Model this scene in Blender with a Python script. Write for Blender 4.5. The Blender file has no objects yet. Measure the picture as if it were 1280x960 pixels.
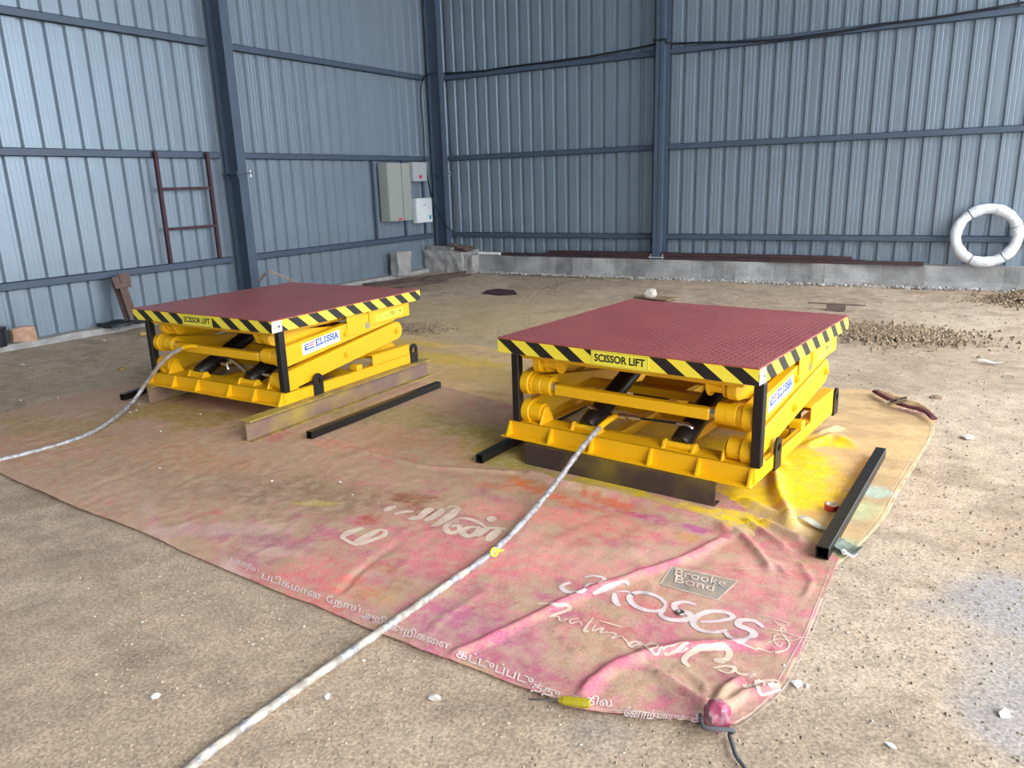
import bpy, bmesh, math, random
import numpy as np
from mathutils import Vector, Matrix, noise as mnoise
R_ = random.Random(7)
sc = bpy.context.scene
COL = sc.collection

# ------------------------------------------------------------------ camera
F_PX, PITCH, ROLL, YAW, CAM_H = 946.0, 0.2593, -0.0309, -0.5461, 1.6
def cam_axes():
    cp, sp, cy, sy = math.cos(PITCH), math.sin(PITCH), math.cos(YAW), math.sin(YAW)
    f = np.array([sy*cp, cy*cp, -sp]); r = np.array([cy, -sy, 0]); u = np.cross(r, f)
    cr, sr = math.cos(ROLL), math.sin(ROLL)
    return r*cr+u*sr, -r*sr+u*cr, f
CR, CU, CF = cam_axes()
cam = bpy.data.cameras.new('camera'); cam.sensor_width = 36; cam.lens = F_PX/1280*36
cam.clip_start = .05; cam.clip_end = 200
co = bpy.data.objects.new('camera', cam); COL.objects.link(co)
M = Matrix(((CR[0], CU[0], -CF[0], 0), (CR[1], CU[1], -CF[1], 0), (CR[2], CU[2], -CF[2], CAM_H), (0, 0, 0, 1)))
co.matrix_world = M; sc.camera = co

# ------------------------------------------------------------------ light
wd = bpy.data.worlds.new('sky'); sc.world = wd; wd.use_nodes = True
bg = wd.node_tree.nodes['Background']; bg.inputs[0].default_value = (.84, .92, 1, 1); bg.inputs[1].default_value = 5.4
sun = bpy.data.lights.new('sun', 'SUN'); sun.energy = 1.4; sun.angle = math.radians(24); sun.color = (1, .95, .86)
so = bpy.data.objects.new('sun', sun); COL.objects.link(so)
so.rotation_euler = Vector((-.80, .42, -.55)).to_track_quat('-Z', 'Y').to_euler()
vs = sc.view_settings; vs.view_transform = 'Standard'; vs.look = 'None'; vs.gamma = 1; vs.use_curve_mapping = False
vs.exposure = 0.22

# ------------------------------------------------------------------ geometry from the photograph
ORG = np.array([0, 0, CAM_H])
def ray(px): return CF+CR*(px[0]-640)/F_PX-CU*(px[1]-480)/F_PX
def hit(px, ax, v):
    d = ray(px); return Vector(ORG+d*(v-ORG[ax])/d[ax])
def G(px, z=0.): return hit(px, 2, z)
YB, XL = 12.31, -9.037

# ------------------------------------------------------------------ materials
def srgb(r, g, b):
    f = lambda c: (c/255/12.92) if c/255 <= .04045 else ((c/255+.055)/1.055)**2.4
    return (f(r), f(g), f(b))
MATS = {}
def mat(name, col, rough=.6, metal=0., var=0., scale=8., bump=0., bscale=60., col2=None, spec=.5, thr=(.35, .65), bdist=.004):
    if name in MATS: return MATS[name]
    m = bpy.data.materials.new(name); m.use_nodes = True; nt = m.node_tree; N = nt.nodes; L = nt.links
    p = N['Principled BSDF']; p.inputs['Roughness'].default_value = rough; p.inputs['Metallic'].default_value = metal
    p.inputs['Specular IOR Level'].default_value = spec
    p.inputs['Base Color'].default_value = (*col, 1)
    if var > 0 or bump > 0: tc = N.new('ShaderNodeTexCoord')
    if var > 0:
        n = N.new('ShaderNodeTexNoise'); n.inputs['Scale'].default_value = scale; n.inputs['Detail'].default_value = 6
        L.new(tc.outputs['Object'], n.inputs['Vector'])
        r = N.new('ShaderNodeValToRGB'); r.color_ramp.elements[0].position = thr[0]; r.color_ramp.elements[1].position = thr[1]
        c2 = col2 or tuple(c*(1-var) for c in col)
        r.color_ramp.elements[0].color = (*col, 1); r.color_ramp.elements[1].color = (*c2, 1)
        L.new(n.outputs['Fac'], r.inputs[0]); L.new(r.outputs[0], p.inputs['Base Color'])
    if bump > 0:
        n2 = N.new('ShaderNodeTexNoise'); n2.inputs['Scale'].default_value = bscale; n2.inputs['Detail'].default_value = 5
        L.new(tc.outputs['Object'], n2.inputs['Vector'])
        b = N.new('ShaderNodeBump'); b.inputs['Strength'].default_value = bump; b.inputs['Distance'].default_value = bdist
        L.new(n2.outputs['Fac'], b.inputs['Height']); L.new(b.outputs[0], p.inputs['Normal'])
    MATS[name] = m; return m

yellow = mat('yellow_paint', (.78, .42, .003), .42, bump=.12, bscale=40)
yellow2 = mat('label_yellow', srgb(235, 222, 70), .45)
black = mat('black_paint', (.008, .0065, .006), .42, var=.4, scale=12, bump=.1)
chrome = mat('chrome', (.62, .60, .57), .28, 1.)
rubber = mat('black_rubber', (.012, .012, .013), .5)
sheet = mat('wall_sheet', (.245, .298, .352), .36, metal=.35, var=.12, scale=1.5, thr=(.3, .7))
steel = mat('painted_steel', (.070, .098, .145), .5, var=.12, scale=5)
dsteel = mat('dark_cable', (.01, .012, .018), .5)
maroon_steel = mat('red_oxide_steel', (.075, .03, .035), .7, var=.35, scale=9)
kerb_steel = mat('dark_maroon_steel', (.060, .028, .032), .6, var=.4, scale=6)
dull_rust = mat('dull_rust', (.11, .07, .055), .8, var=.5, scale=8)
rust = mat('rusty_steel', (.14, .07, .052), .8, var=.5, scale=12, bump=.2, col2=(.15, .11, .10))
beam_m = mat('primer_beam', (.20, .12, .10), .6, var=.6, scale=3.5, bump=.15, col2=(.36, .25, .05), thr=(.42, .72))
beam_shaded = mat('shaded_primer_beam', (.05, .030, .027), .5, var=.6, scale=3, bump=.15, col2=(.20, .14, .02), thr=(.50, .80))  # primer darkened to put the shade under the right lift into its colour
concrete = mat('concrete', (.36, .35, .345), .9, var=.35, scale=4, bump=.5, bscale=25, bdist=.02)
concrete2 = mat('pale_concrete', (.45, .42, .40), .9, var=.3, scale=7, bump=.5, bscale=30, bdist=.02)
white_p = mat('white_plastic', (.78, .79, .80), .4)
grey_p = mat('grey_cabinet', (.36, .37, .33), .45)
lgrey_p = mat('light_grey_cabinet', (.45, .46, .47), .45)
red_m = mat('red_print', (.6, .03, .06), .5)
redtape = mat('red_tape', (.45, .05, .03), .4)
blue_m = mat('blue_print', (.02, .08, .36), .5)
teal_m = mat('teal_print', (.05, .35, .4), .5)
ink = mat('black_print', (.012, .012, .012), .5)
stone_m = mat('pale_stone', (.66, .60, .52), .9, var=.3, scale=30)
stone2_m = mat('tan_stone', (.42, .32, .22), .95, var=.3, scale=30)
grav_m = mat('brown_gravel', (.36, .26, .17), .95, var=.45, scale=18)
orange_m = mat('orange_clay', (.60, .36, .24), .85, var=.3, scale=10, bump=.3)
roof_m = mat('roof_sheet', (.25, .30, .34), .6)
hose_w = mat('hose_wrap', (.50, .48, .49), .38, metal=.25, var=.55, scale=40, bump=.9, bscale=70, thr=(.38, .66))
hose_d2 = mat('hose_wrap_beige', (.50, .43, .36), .5, var=.45, scale=22, bump=.8, bscale=45, thr=(.42, .6))
hose_d = mat('hose_wrap_dusty', (.45, .36, .30), .6, var=.5, scale=14, bump=.5, bscale=60)
paper = mat('paper', (.62, .60, .50), .8, var=.3, scale=30)
amber = mat('amber_plastic', (.34, .27, .012), .2)
tool_s = mat('tool_steel', (.35, .32, .30), .35, 1.)
rope_m = mat('grey_rope', (.10, .10, .11), .9, bump=.6, bscale=120)
coil_m = mat('coil_wrap', (.75, .76, .80), .4, var=.12, scale=30, bump=.7, bscale=45, bdist=.012)

def deck_material():
    m = bpy.data.materials.new('chequer_plate'); m.use_nodes = True; nt = m.node_tree; N = nt.nodes; L = nt.links
    p = N['Principled BSDF']; p.inputs['Roughness'].default_value = .38
    tc = N.new('ShaderNodeTexCoord'); sx = N.new('ShaderNodeSeparateXYZ'); L.new(tc.outputs['Object'], sx.inputs[0])
    def mt(op, a, b=None, c=None):
        n = N.new('ShaderNodeMath'); n.operation = op
        for i, v in enumerate((a, b, c)):
            if v is None: continue
            if isinstance(v, (int, float)): n.inputs[i].default_value = v
            else: L.new(v, n.inputs[i])
        return n.outputs[0]
    u = mt('DIVIDE', sx.outputs[0], .032); v = mt('DIVIDE', sx.outputs[1], .032)
    fu = mt('SUBTRACT', mt('FRACT', u), .5); fv = mt('SUBTRACT', mt('FRACT', v), .5)
    par = mt('FLOORED_MODULO', mt('ADD', mt('FLOOR', u), mt('FLOOR', v)), 2.)
    a = mt('ADD', fu, fv); b = mt('SUBTRACT', fu, fv)
    def mix(f, x, y): return mt('ADD', mt('MULTIPLY', x, mt('SUBTRACT', 1., f)), mt('MULTIPLY', y, f))
    A = mix(par, a, b); B = mix(par, b, a)
    d = mt('ADD', mt('POWER', mt('DIVIDE', mt('ABSOLUTE', A), .75), 2.), mt('POWER', mt('DIVIDE', mt('ABSOLUTE', B), .24), 2.))
    h = mt('MAXIMUM', mt('SUBTRACT', 1., d), 0.)
    bp = N.new('ShaderNodeBump'); bp.inputs['Distance'].default_value = .007; bp.inputs['Strength'].default_value = 1.
    L.new(h, bp.inputs['Height']); L.new(bp.outputs[0], p.inputs['Normal'])
    n = N.new('ShaderNodeTexNoise'); n.inputs['Scale'].default_value = 3; n.inputs['Detail'].default_value = 7
    L.new(tc.outputs['Object'], n.inputs['Vector'])
    r = N.new('ShaderNodeValToRGB'); r.color_ramp.elements[0].position = .3; r.color_ramp.elements[1].position = .75
    r.color_ramp.elements[0].color = (.31, .064, .066, 1); r.color_ramp.elements[1].color = (.39, .095, .088, 1)
    L.new(n.outputs['Fac'], r.inputs[0]); L.new(r.outputs[0], p.inputs['Base Color'])
    return m
deck_m = deck_material()

def hazard_material(name, axis, phase, shear, period=.194):
    m = bpy.data.materials.new(name); m.use_nodes = True; nt = m.node_tree; N = nt.nodes; L = nt.links
    p = N['Principled BSDF']; p.inputs['Roughness'].default_value = .4
    tc = N.new('ShaderNodeTexCoord'); sx = N.new('ShaderNodeSeparateXYZ'); L.new(tc.outputs['Object'], sx.inputs[0])
    def mt(op, a, b):
        n = N.new('ShaderNodeMath'); n.operation = op
        for i, v in enumerate((a, b)):
            if isinstance(v, (int, float)): n.inputs[i].default_value = v
            else: L.new(v, n.inputs[i])
        return n.outputs[0]
    s = mt('SUBTRACT', mt('ADD', sx.outputs[axis], mt('MULTIPLY', mt('SUBTRACT', sx.outputs[2], .6), shear)), phase)
    fr = mt('FRACT', mt('DIVIDE', s, period), 0.)
    k = mt('LESS_THAN', fr, .49)
    mx = N.new('ShaderNodeMix'); mx.data_type = 'RGBA'
    L.new(k, mx.inputs[0]); mx.inputs[6].default_value = (*srgb(238, 218, 62), 1); mx.inputs[7].default_value = (.012, .010, .010, 1)
    L.new(mx.outputs[2], p.inputs['Base Color']); return m

def vcol_material(name, rough=.75, bump=.4, bscale=70, grain=.25, gscale=120, bdist=.004, dust=0.):
    m = bpy.data.materials.new(name); m.use_nodes = True; nt = m.node_tree; N = nt.nodes; L = nt.links
    p = N['Principled BSDF']; p.inputs['Roughness'].default_value = rough
    p.inputs['Specular IOR Level'].default_value = .3
    at = N.new('ShaderNodeAttribute'); at.attribute_name = 'stain'
    tc = N.new('ShaderNodeTexCoord')
    n = N.new('ShaderNodeTexNoise'); n.inputs['Scale'].default_value = gscale; n.inputs['Detail'].default_value = 4
    L.new(tc.outputs['Object'], n.inputs['Vector'])
    mr = N.new('ShaderNodeMapRange'); mr.inputs[1].default_value = .3; mr.inputs[2].default_value = .7
    mr.inputs[3].default_value = 1-grain; mr.inputs[4].default_value = 1+grain; L.new(n.outputs['Fac'], mr.inputs[0])
    mul = N.new('ShaderNodeVectorMath'); mul.operation = 'SCALE'; L.new(at.outputs['Color'], mul.inputs[0]); L.new(mr.outputs[0], mul.inputs['Scale'])
    if dust:
        nd = N.new('ShaderNodeTexNoise'); nd.inputs['Scale'].default_value = 16; nd.inputs['Detail'].default_value = 9; nd.inputs['Roughness'].default_value = .72
        L.new(tc.outputs['Object'], nd.inputs['Vector'])
        m2 = N.new('ShaderNodeMapRange'); m2.inputs[1].default_value = .46; m2.inputs[2].default_value = .60; m2.inputs[4].default_value = dust; L.new(nd.outputs['Fac'], m2.inputs[0])
        mx = N.new('ShaderNodeMix'); mx.data_type = 'RGBA'; L.new(m2.outputs[0], mx.inputs[0]); L.new(mul.outputs[0], mx.inputs[6]); mx.inputs[7].default_value = (.52, .365, .245, 1)
        L.new(mx.outputs[2], p.inputs['Base Color'])
    else: L.new(mul.outputs[0], p.inputs['Base Color'])
    n2 = N.new('ShaderNodeTexNoise'); n2.inputs['Scale'].default_value = bscale; n2.inputs['Detail'].default_value = 6
    L.new(tc.outputs['Object'], n2.inputs['Vector'])
    b = N.new('ShaderNodeBump'); b.inputs['Strength'].default_value = bump; b.inputs['Distance'].default_value = bdist
    L.new(n2.outputs['Fac'], b.inputs['Height']); L.new(b.outputs[0], p.inputs['Normal'])
    return m

# ------------------------------------------------------------------ mesh helpers
class MB:
    def __init__(s): s.v = []; s.f = []
    def add(s, vs, fs):
        k = len(s.v); s.v += [tuple(v) for v in vs]; s.f += [tuple(i+k for i in f) for f in fs]; return s
    def box(s, x0, x1, y0, y1, z0, z1, mx=None):
        vs = [Vector(p) for p in ((x0,y0,z0),(x1,y0,z0),(x1,y1,z0),(x0,y1,z0),(x0,y0,z1),(x1,y0,z1),(x1,y1,z1),(x0,y1,z1))]
        if mx: vs = [mx @ v for v in vs]
        return s.add(vs, ((0,3,2,1),(4,5,6,7),(0,1,5,4),(1,2,6,5),(2,3,7,6),(3,0,4,7)))
    def prism(s, pts, ax, a0, a1):   # pts: 2-D polygon in the other two axes, extruded along ax
        n = len(pts); vs = []
        for a in (a0, a1):
            for p in pts:
                q = list(p); q.insert(ax, a); vs.append(q)
        fs = [tuple(range(n))[::-1], tuple(range(n, 2*n))]+[(i, (i+1) % n, n+(i+1) % n, n+i) for i in range(n)]
        return s.add(vs, fs)
    def plate_hole(s, outer, inner, ax, a0, a1):  # same-count rings
        n = len(outer); vs = []
        for a in (a0, a1):
            for ring in (outer, inner):
                for p in ring:
                    q = list(p); q.insert(ax, a); vs.append(q)
        fs = []
        for i in range(n):
            j = (i+1) % n
            fs += [(i, j, n+j, n+i), (2*n+i, 3*n+i, 3*n+j, 2*n+j), (i, 2*n+i, 2*n+j, j), (n+i, n+j, 3*n+j, 3*n+i)]
        return s.add(vs, fs)
    def tube(s, pts, r, n=10, closed=False, caps=True, flat=1.):
        pts = [Vector(p) for p in pts]; k = len(pts); rs = r if isinstance(r, (list, tuple)) else [r]*k
        vs = []; up = None
        for i, p in enumerate(pts):
            a = pts[(i-1) % k] if (i or closed) else p; b = pts[(i+1) % k] if (i < k-1 or closed) else p
            t = (b-a).normalized()
            if up is None: up = Vector((0, 0, 1)) if abs(t.z) < .9 else Vector((1, 0, 0))
            sd = t.cross(up).normalized(); u2 = sd.cross(t).normalized(); up = u2
            for j in range(n):
                w = 2*math.pi*j/n; vs.append(p+sd*math.cos(w)*rs[i]+u2*math.sin(w)*rs[i]*flat)
        fs = []
        for i in range(k if closed else k-1):
            for j in range(n):
                a, b = i*n+j, i*n+(j+1) % n; c, d = ((i+1) % k)*n+(j+1) % n, ((i+1) % k)*n+j
                fs.append((a, b, c, d))
        if not closed and caps: fs += [tuple(range(n))[::-1], tuple(range((k-1)*n, k*n))]
        return s.add(vs, fs)
    def cyl(s, a, b, r, n=16): return s.tube([a, b], r, n)
    def build(s, name, m, parent=None, smooth=False, bevel=0., seg=1):
        me = bpy.data.meshes.new(name); me.from_pydata(s.v, [], s.f)
        bm = bmesh.new(); bm.from_mesh(me); bmesh.ops.recalc_face_normals(bm, faces=bm.faces); bm.to_mesh(me); bm.free()
        me.materials.append(m); o = bpy.data.objects.new(name, me); COL.objects.link(o); o.parent = parent
        if smooth:
            me.polygons.foreach_set('use_smooth', [True]*len(me.polygons))
            me.set_sharp_from_angle(angle=math.radians(40))
        if bevel:
            b = o.modifiers.new('bevel', 'BEVEL'); b.width = bevel; b.segments = seg; b.limit_method = 'ANGLE'
        return o
def tag(o, label=None, cat=None, group=None, kind=None):
    if label: o['label'] = label
    if cat: o['category'] = cat
    if group: o['group'] = group
    if kind: o['kind'] = kind
    return o
def empty(name, loc=(0, 0, 0), rz=0.):
    o = bpy.data.objects.new(name, None); o.empty_display_size = .1; COL.objects.link(o); o.location = loc; o.rotation_euler = (0, 0, rz); return o
def catmull(pts, n=8):
    P = [np.array(p, float) for p in pts]
    if len(P) < 3: return [P[0]+(P[1]-P[0])*i/n for i in range(n+1)]
    P = [2*P[0]-P[1]]+P+[2*P[-1]-P[-2]]; out = []
    for i in range(1, len(P)-2):
        for k in range(n):
            t = k/n; out.append(.5*((2*P[i])+(-P[i-1]+P[i+1])*t+(2*P[i-1]-5*P[i]+4*P[i+1]-P[i+2])*t*t+(-P[i-1]+3*P[i]-3*P[i+1]+P[i+2])*t**3))
    out.append(P[-2]); return out
def text_mesh(body, size=1., bold=0., align='LEFT'):
    c = bpy.data.curves.new('lettering', 'FONT'); c.body = body; c.size = size; c.offset = bold; c.align_x = align; c.resolution_u = 3
    o = bpy.data.objects.new('lettering', c); COL.objects.link(o)
    dg = bpy.context.evaluated_depsgraph_get(); me = bpy.data.meshes.new_from_object(o.evaluated_get(dg))
    V = np.array([v.co[:2] for v in me.vertices]); Fc = [tuple(p.vertices) for p in me.polygons]
    bpy.data.objects.remove(o); bpy.data.curves.remove(c); bpy.data.meshes.remove(me)
    return V, Fc
def text_on(body, o0, ux, uy, w, h, bold=0.):   # text fitted to w x h on the plane o0 + ux + uy
    V, Fc = text_mesh(body, 1., bold); mn, mx = V.min(0), V.max(0); Q = (V-mn)/(mx-mn)
    mb = MB(); mb.add([Vector(o0)+Vector(ux)*q[0]*w+Vector(uy)*q[1]*h for q in Q], Fc); return mb

# value noise
_g = np.random.RandomState(3).rand(256, 256)
def vnoise(x, y):
    xi, yi = np.floor(x).astype(int), np.floor(y).astype(int); fx, fy = x-xi, y-yi
    fx = fx*fx*(3-2*fx); fy = fy*fy*(3-2*fy); g = lambda a, b: _g[a % 256, b % 256]
    return (g(xi, yi)*(1-fx)+g(xi+1, yi)*fx)*(1-fy)+(g(xi, yi+1)*(1-fx)+g(xi+1, yi+1)*fx)*fy
def fbm(x, y, sc_=1., oc=5, sd=0.):
    s = 0; a = .5; t = 0
    for k in range(oc):
        s = s+a*vnoise(x*sc_+17.3*k+sd, y*sc_-9.1*k+sd*1.7); t += a; a *= .5; sc_ *= 2.03
    return s/t
def smooth(e0, e1, x):
    t = np.clip((x-e0)/(e1-e0), 0, 1); return t*t*(3-2*t)

# ------------------------------------------------------------------ floor
def ground_z(x, y):
    z = (fbm(x, y, .7, 3, 2)-.5)*.035+(fbm(x, y, 5, 4, 9)-.5)*.016
    # keep it flat under the lifts and the sheet
    flat = smooth(4.9, 6.2, np.abs(y-3.0)*1.6+np.maximum(0, np.abs(x+3.4)-3.2)*1.5)
    return z*(.12+.88*flat)-.004
nx, ny = 520, 560
xs = np.concatenate([np.linspace(-9.6, 1.9, nx-20), np.linspace(2, 9, 20)]); ys = np.concatenate([np.linspace(-9.1, .6, 20), np.linspace(.62, 12.9, ny-20)])
X, Y = np.meshgrid(xs, ys); Z = ground_z(X, Y)
V = np.stack([X.ravel(), Y.ravel(), Z.ravel()], 1)
i = np.arange((nx-1)*(ny-1)); r_, c_ = i//(nx-1), i % (nx-1); a = r_*nx+c_
def grid_obj(name, V, Fq, m, colors=None, parent=None, sm=True):
    me = bpy.data.meshes.new(name); me.vertices.add(len(V)); me.vertices.foreach_set('co', V.astype(np.float32).ravel())
    me.loops.add(Fq.size); me.loops.foreach_set('vertex_index', Fq.astype(np.int32).ravel())
    me.polygons.add(len(Fq)); me.polygons.foreach_set('loop_start', np.arange(0, Fq.size, 4, dtype=np.int32))
    me.update(calc_edges=True); me.validate()
    if sm: me.polygons.foreach_set('use_smooth', [True]*len(me.polygons))
    if colors is not None:
        at = me.color_attributes.new('stain', 'FLOAT_COLOR', 'POINT')
        at.data.foreach_set('color', np.concatenate([colors, np.ones((len(colors), 1))], 1).astype(np.float32).ravel())
    me.materials.append(m); o = bpy.data.objects.new(name, me); COL.objects.link(o); o.parent = parent; return o
earth1, earth2, earth3, earth4 = np.array((.435, .322, .228)), np.array((.295, .215, .15)), np.array((.51, .39, .285)), np.array((.34, .32, .32))
def ground_col(x, y):
    n1 = fbm(x, y, .9, 5, 31)[:, None]; n2 = fbm(x, y, 3.2, 5, 51)[:, None]; n3 = fbm(x, y, 14, 4, 71)[:, None]
    c = earth1+(earth3-earth1)*smooth(.45, .65, n1); c = c+(earth2-c)*smooth(.55, .75, n2)*.55
    c = c*(1+(n3-.5)*.5)
    gy = G((560, 400)); dy_ = np.hypot((x-gy.x)/3.2, (y-gy.y)/2.4)[:, None]; c = c+(np.array((.56, .39, .19))-c)*smooth(1.2, .2, dy_+(n2-.5)*.5)*.6
    for (px, rad, st) in (((1272, 760), .34, .8), ((1285, 910), .25, .7), ((1290, 830), .25, .5), ((740, 910), .15, .25), ((830, 780), .2, 0.)):
        g = G(px); d = np.hypot(x-g.x, y-g.y)[:, None]
        c = c+(earth4-c)*smooth(1.1, .3, d/rad+(n2-.5)*1.2)*st
    return c
earth_m = vcol_material('dusty_earth', .95, .45, 80, .34, 95, bdist=.007)
floor = grid_obj('floor', V, np.stack([a, a+1, a+nx+1, a+nx], 1), earth_m, ground_col(V[:, 0], V[:, 1]))
tag(floor, 'bare dusty brown earth floor of the shed', kind='structure')

# ------------------------------------------------------------------ walls
PIT = .2275
def sheet_profile(n):
    pts = []; gw, gb, gd = .082, .040, .036
    for k in range(n):
        c = (k+.5)*PIT
        a0 = k*PIT if k else 0
        for s in (.030, .052):
            pass
        pts += [(c-gw/2, 0), (c-gb/2, gd), (c+gb/2, gd), (c+gw/2, 0)]
        for t in (.30, .70):
            q = c+gw/2+(PIT-gw)*t
            pts += [(q-.008, 0), (q-.004, .0014), (q+.004, .0014), (q+.008, 0)]
    return [(0, 0)]+[p for p in pts if p[0] < n*PIT-.001]+[(n*PIT, 0)]
def sheet_mesh(n, z0, z1):
    pr = sheet_profile(n); vs = []; fs = []
    for (x, d) in pr: vs += [(x, d, z0), (x, d, z1)]
    k = len(pr)
    fs = [(2*i, 2*i+2, 2*i+3, 2*i+1) for i in range(k-1)]
    me = bpy.data.meshes.new('cladding_sheet'); me.from_pydata(vs, [], fs); me.materials.append(sheet); me.update()
    return me
ROOF = 7.0
wall_back = empty('wall_back', (0, YB, 0)); tag(wall_back, 'blue grey corrugated metal back wall with horizontal girts', kind='structure')
wall_left = empty('wall_left', (XL, 0, 0)); tag(wall_left, 'blue grey corrugated metal left wall with horizontal girts', kind='structure')
def add_sheets(parent, me, starts, rot, dz=0):
    for k, p in enumerate(starts):
        o = bpy.data.objects.new('cladding_sheet', me); COL.objects.link(o); o.parent = parent
        o.location = p; o.rotation_euler = (0, 0, rot)
        md = o.modifiers.new('thickness', 'SOLIDIFY'); md.thickness = .0015; md.offset = 1
meb = sheet_mesh(5, .30, ROOF); W5 = 5*PIT
x0 = -7.13-PIT/2-W5*2+0*PIT
starts = []; x = x0+PIT*2   # phase keeps grooves where the photograph has them
x = -7.13-PIT*.5-PIT*8
while x < 2.2:
    starts.append((x, (0 if len(starts) % 2 == 0 else .0015), 0)); x += W5
add_sheets(wall_back, meb, starts, 0)
mel = sheet_mesh(5, .05, ROOF)
starts = []; y = 4.464-PIT*.5+PIT*35
while y > -8.8:
    starts.append(((0 if len(starts) % 2 == 0 else -.0015), y, 0)); y -= W5
add_sheets(wall_left, mel, [(s[0], s[1]-W5, 0) for s in starts], math.radians(90))
def girt(parent, along, a0, a1, z, par=None):
    mb = MB()
    # channel section, mouth downwards
    for (d0, d1, z0, z1) in ((.0, .07, z+.036, z+.042), (.064, .07, z-.045, z+.042), (0, .006, z-.045, z+.042), (.05, .07, z-.045, z-.039)):
        if along == 'x': mb.box(a0, a1, -d1-.001, -d0-.001, z0, z1)
        else: mb.box(d0+.001, d1+.001, a0, a1, z0, z1)
    return mb.build('girt', steel, parent)
for z in (.672, 2.09, 3.515, 4.95, 6.3):
    for (a0, a1) in ((-8.70, -4.50), (-4.36, 2.9)): girt(wall_back, 'x', a0, a1, z)
    for (a0, a1) in ((-8.9, 2.6), (2.75, 7.25), (7.47, 12.02)): girt(wall_left, 'y', a0, a1, z)
# struts carrying the cabinets on the left wall
for (p0, p1) in (((466, 203), (474, 297)), ((503, 200), (508, 293)), ((528, 200), (531, 285))):
    y_ = hit(p0, 0, XL+.05).y
    MB().box(.002, .045, y_-.02, y_+.02, .71, 2.05).build('strut', steel, wall_left)

# kerbs under the walls
kb = MB(); n = 60; pts = []
ring = []
for k in range(n+1):
    x = -7.95+(3.2+7.95)*k/n
    yf = 11.86+.04*math.sin(k*.9)+.02*R_.random()+ .055*max(0, (x+6))*.55
    zt = .315+.004*R_.random()
    ring.append(((x, yf+R_.uniform(-.02, .03), -.03), (x, yf+.03, .10), (x, yf+.035, zt), (x, 12.34, zt), (x, 12.34, -.03)))
vs = [p for r in ring for p in r]; fs = []
for k in range(n):
    for j in range(4): fs.append((k*5+j, k*5+j+1, (k+1)*5+j+1, (k+1)*5+j))
fs += [(0, 1, 2, 3, 4), tuple(n*5+j for j in range(5))]
kb.add(vs, fs); o = kb.build('trim_1', concrete); tag(o, 'rough grey concrete kerb running under the back wall', kind='structure')
kb = MB(); vs = []; fs = []; n = 90
for k in range(n+1):
    y = -8.9+(11.7+8.9)*k/n; xf = -8.86+R_.uniform(-.02, .02)
    vs += [(-9.12, y, -.03), (-9.12, y, .07), (xf-.02, y, .062+R_.uniform(-.005, .005)), (xf, y, -.03)]
for k in range(n):
    for j in range(3): fs.append((k*4+j, k*4+j+1, (k+1)*4+j+1, (k+1)*4+j))
fs += [(0, 1, 2, 3), tuple(n*4+j for j in range(4))]
kb.add(vs, fs); o = kb.build('trim_2', concrete2); tag(o, 'low pale concrete kerb running under the left wall', kind='structure')
# hall roof, open to the right; unseen front wall added to block light
wall_front_added = MB().box(XL, 5.2, -9.03, -9.0, 0, ROOF).build('wall_front_added', sheet); tag(wall_front_added, 'plain unseen metal wall added behind the viewer to block light', kind='structure')
o = MB().box(XL-.1, 5.2, -9.05, YB+.1, ROOF, ROOF+.03).build('ceiling', roof_m); tag(o, 'metal sheet roof over the shed', kind='structure')

# ------------------------------------------------------------------ columns
def column(label, ax, a, b0, b1, w, zs, z0=.0, base=False):
    """I-section; ax 'y': stands on left wall (depth along x b0..b1, flange centred on y=a); ax 'x': back wall"""
    r = empty('steel_column', ((b0+b1)/2, a, z0) if ax == 'y' else (a, (b0+b1)/2, z0)); tag(r, label, 'column')
    ox, oy = r.location.x, r.location.y
    def bx(name, d0, d1, w0, w1, za, zb, m=steel, par=r):
        mb = MB()
        if ax == 'y': mb.box(d0-ox, d1-ox, a+w0-oy, a+w1-oy, za-z0, zb-z0)
        else: mb.box(a+w0-ox, a+w1-ox, d0-oy, d1-oy, za-z0, zb-z0)
        return mb.build(name, m, par)
    bx('flange', b0, b0+.012, -w/2, w/2, z0, ROOF); bx('flange', b1-.012, b1, -w/2, w/2, z0, ROOF)
    bx('web', b0+.012, b1-.012, -.004, .004, z0, ROOF)
    if zs:
        pl = bx('splice_plate', b0-.0, b1+.04, -w/2-.06, w/2+.06, zs-.008, zs+.008)
        for s in (-1, 1):
            for d in (b1+.02,):
                mb = MB(); c = (d-ox, a+s*(w/2+.035)-oy) if ax == 'y' else (a+s*(w/2+.035)-ox, d-oy)
                mb.cyl((c[0], c[1], zs-.05-z0), (c[0], c[1], zs+.04-z0), .010, 8); mb.cyl((c[0], c[1], zs+.008-z0), (c[0], c[1], zs+.022-z0), .018, 6)
                mb.build('bolt', chrome if s > 0 else steel, pl)
        # gusset stiffeners under the plate
        for s in (-1, 1):
            mb = MB()
            if ax == 'y': mb.prism([(b0+.012-ox, zs-.01-z0), (b1-.012-ox, zs-.01-z0), (b1-.012-ox, zs-.22-z0)], 1, a+s*.03-oy-.004, a+s*.03-oy+.004)
            else: mb.prism([(b0+.012-oy, zs-.01-z0), (b1-.012-oy, zs-.01-z0), (b1-.012-oy, zs+.1-z0)], 0, a+s*.03-ox-.004, a+s*.03-ox+.004)
            mb.build('stiffener', steel, r)
    return r
column('blue steel column against the left wall behind the left lift', 'y', 7.375, XL+.075, XL+.335, .15, 1.84)
column('blue steel column standing in the corner where the two walls meet', 'y', 12.145, XL+.075, XL+.335, .15, 1.815, z0=.405)
c_ = column('blue steel column at the middle of the back wall', 'x', -4.43, YB-.072, YB-.33, .135, None, z0=.315)
pl = MB().box(-.13, .13, -.16, .12, .03, .045).build('base_plate', lgrey_p, c_)
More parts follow.
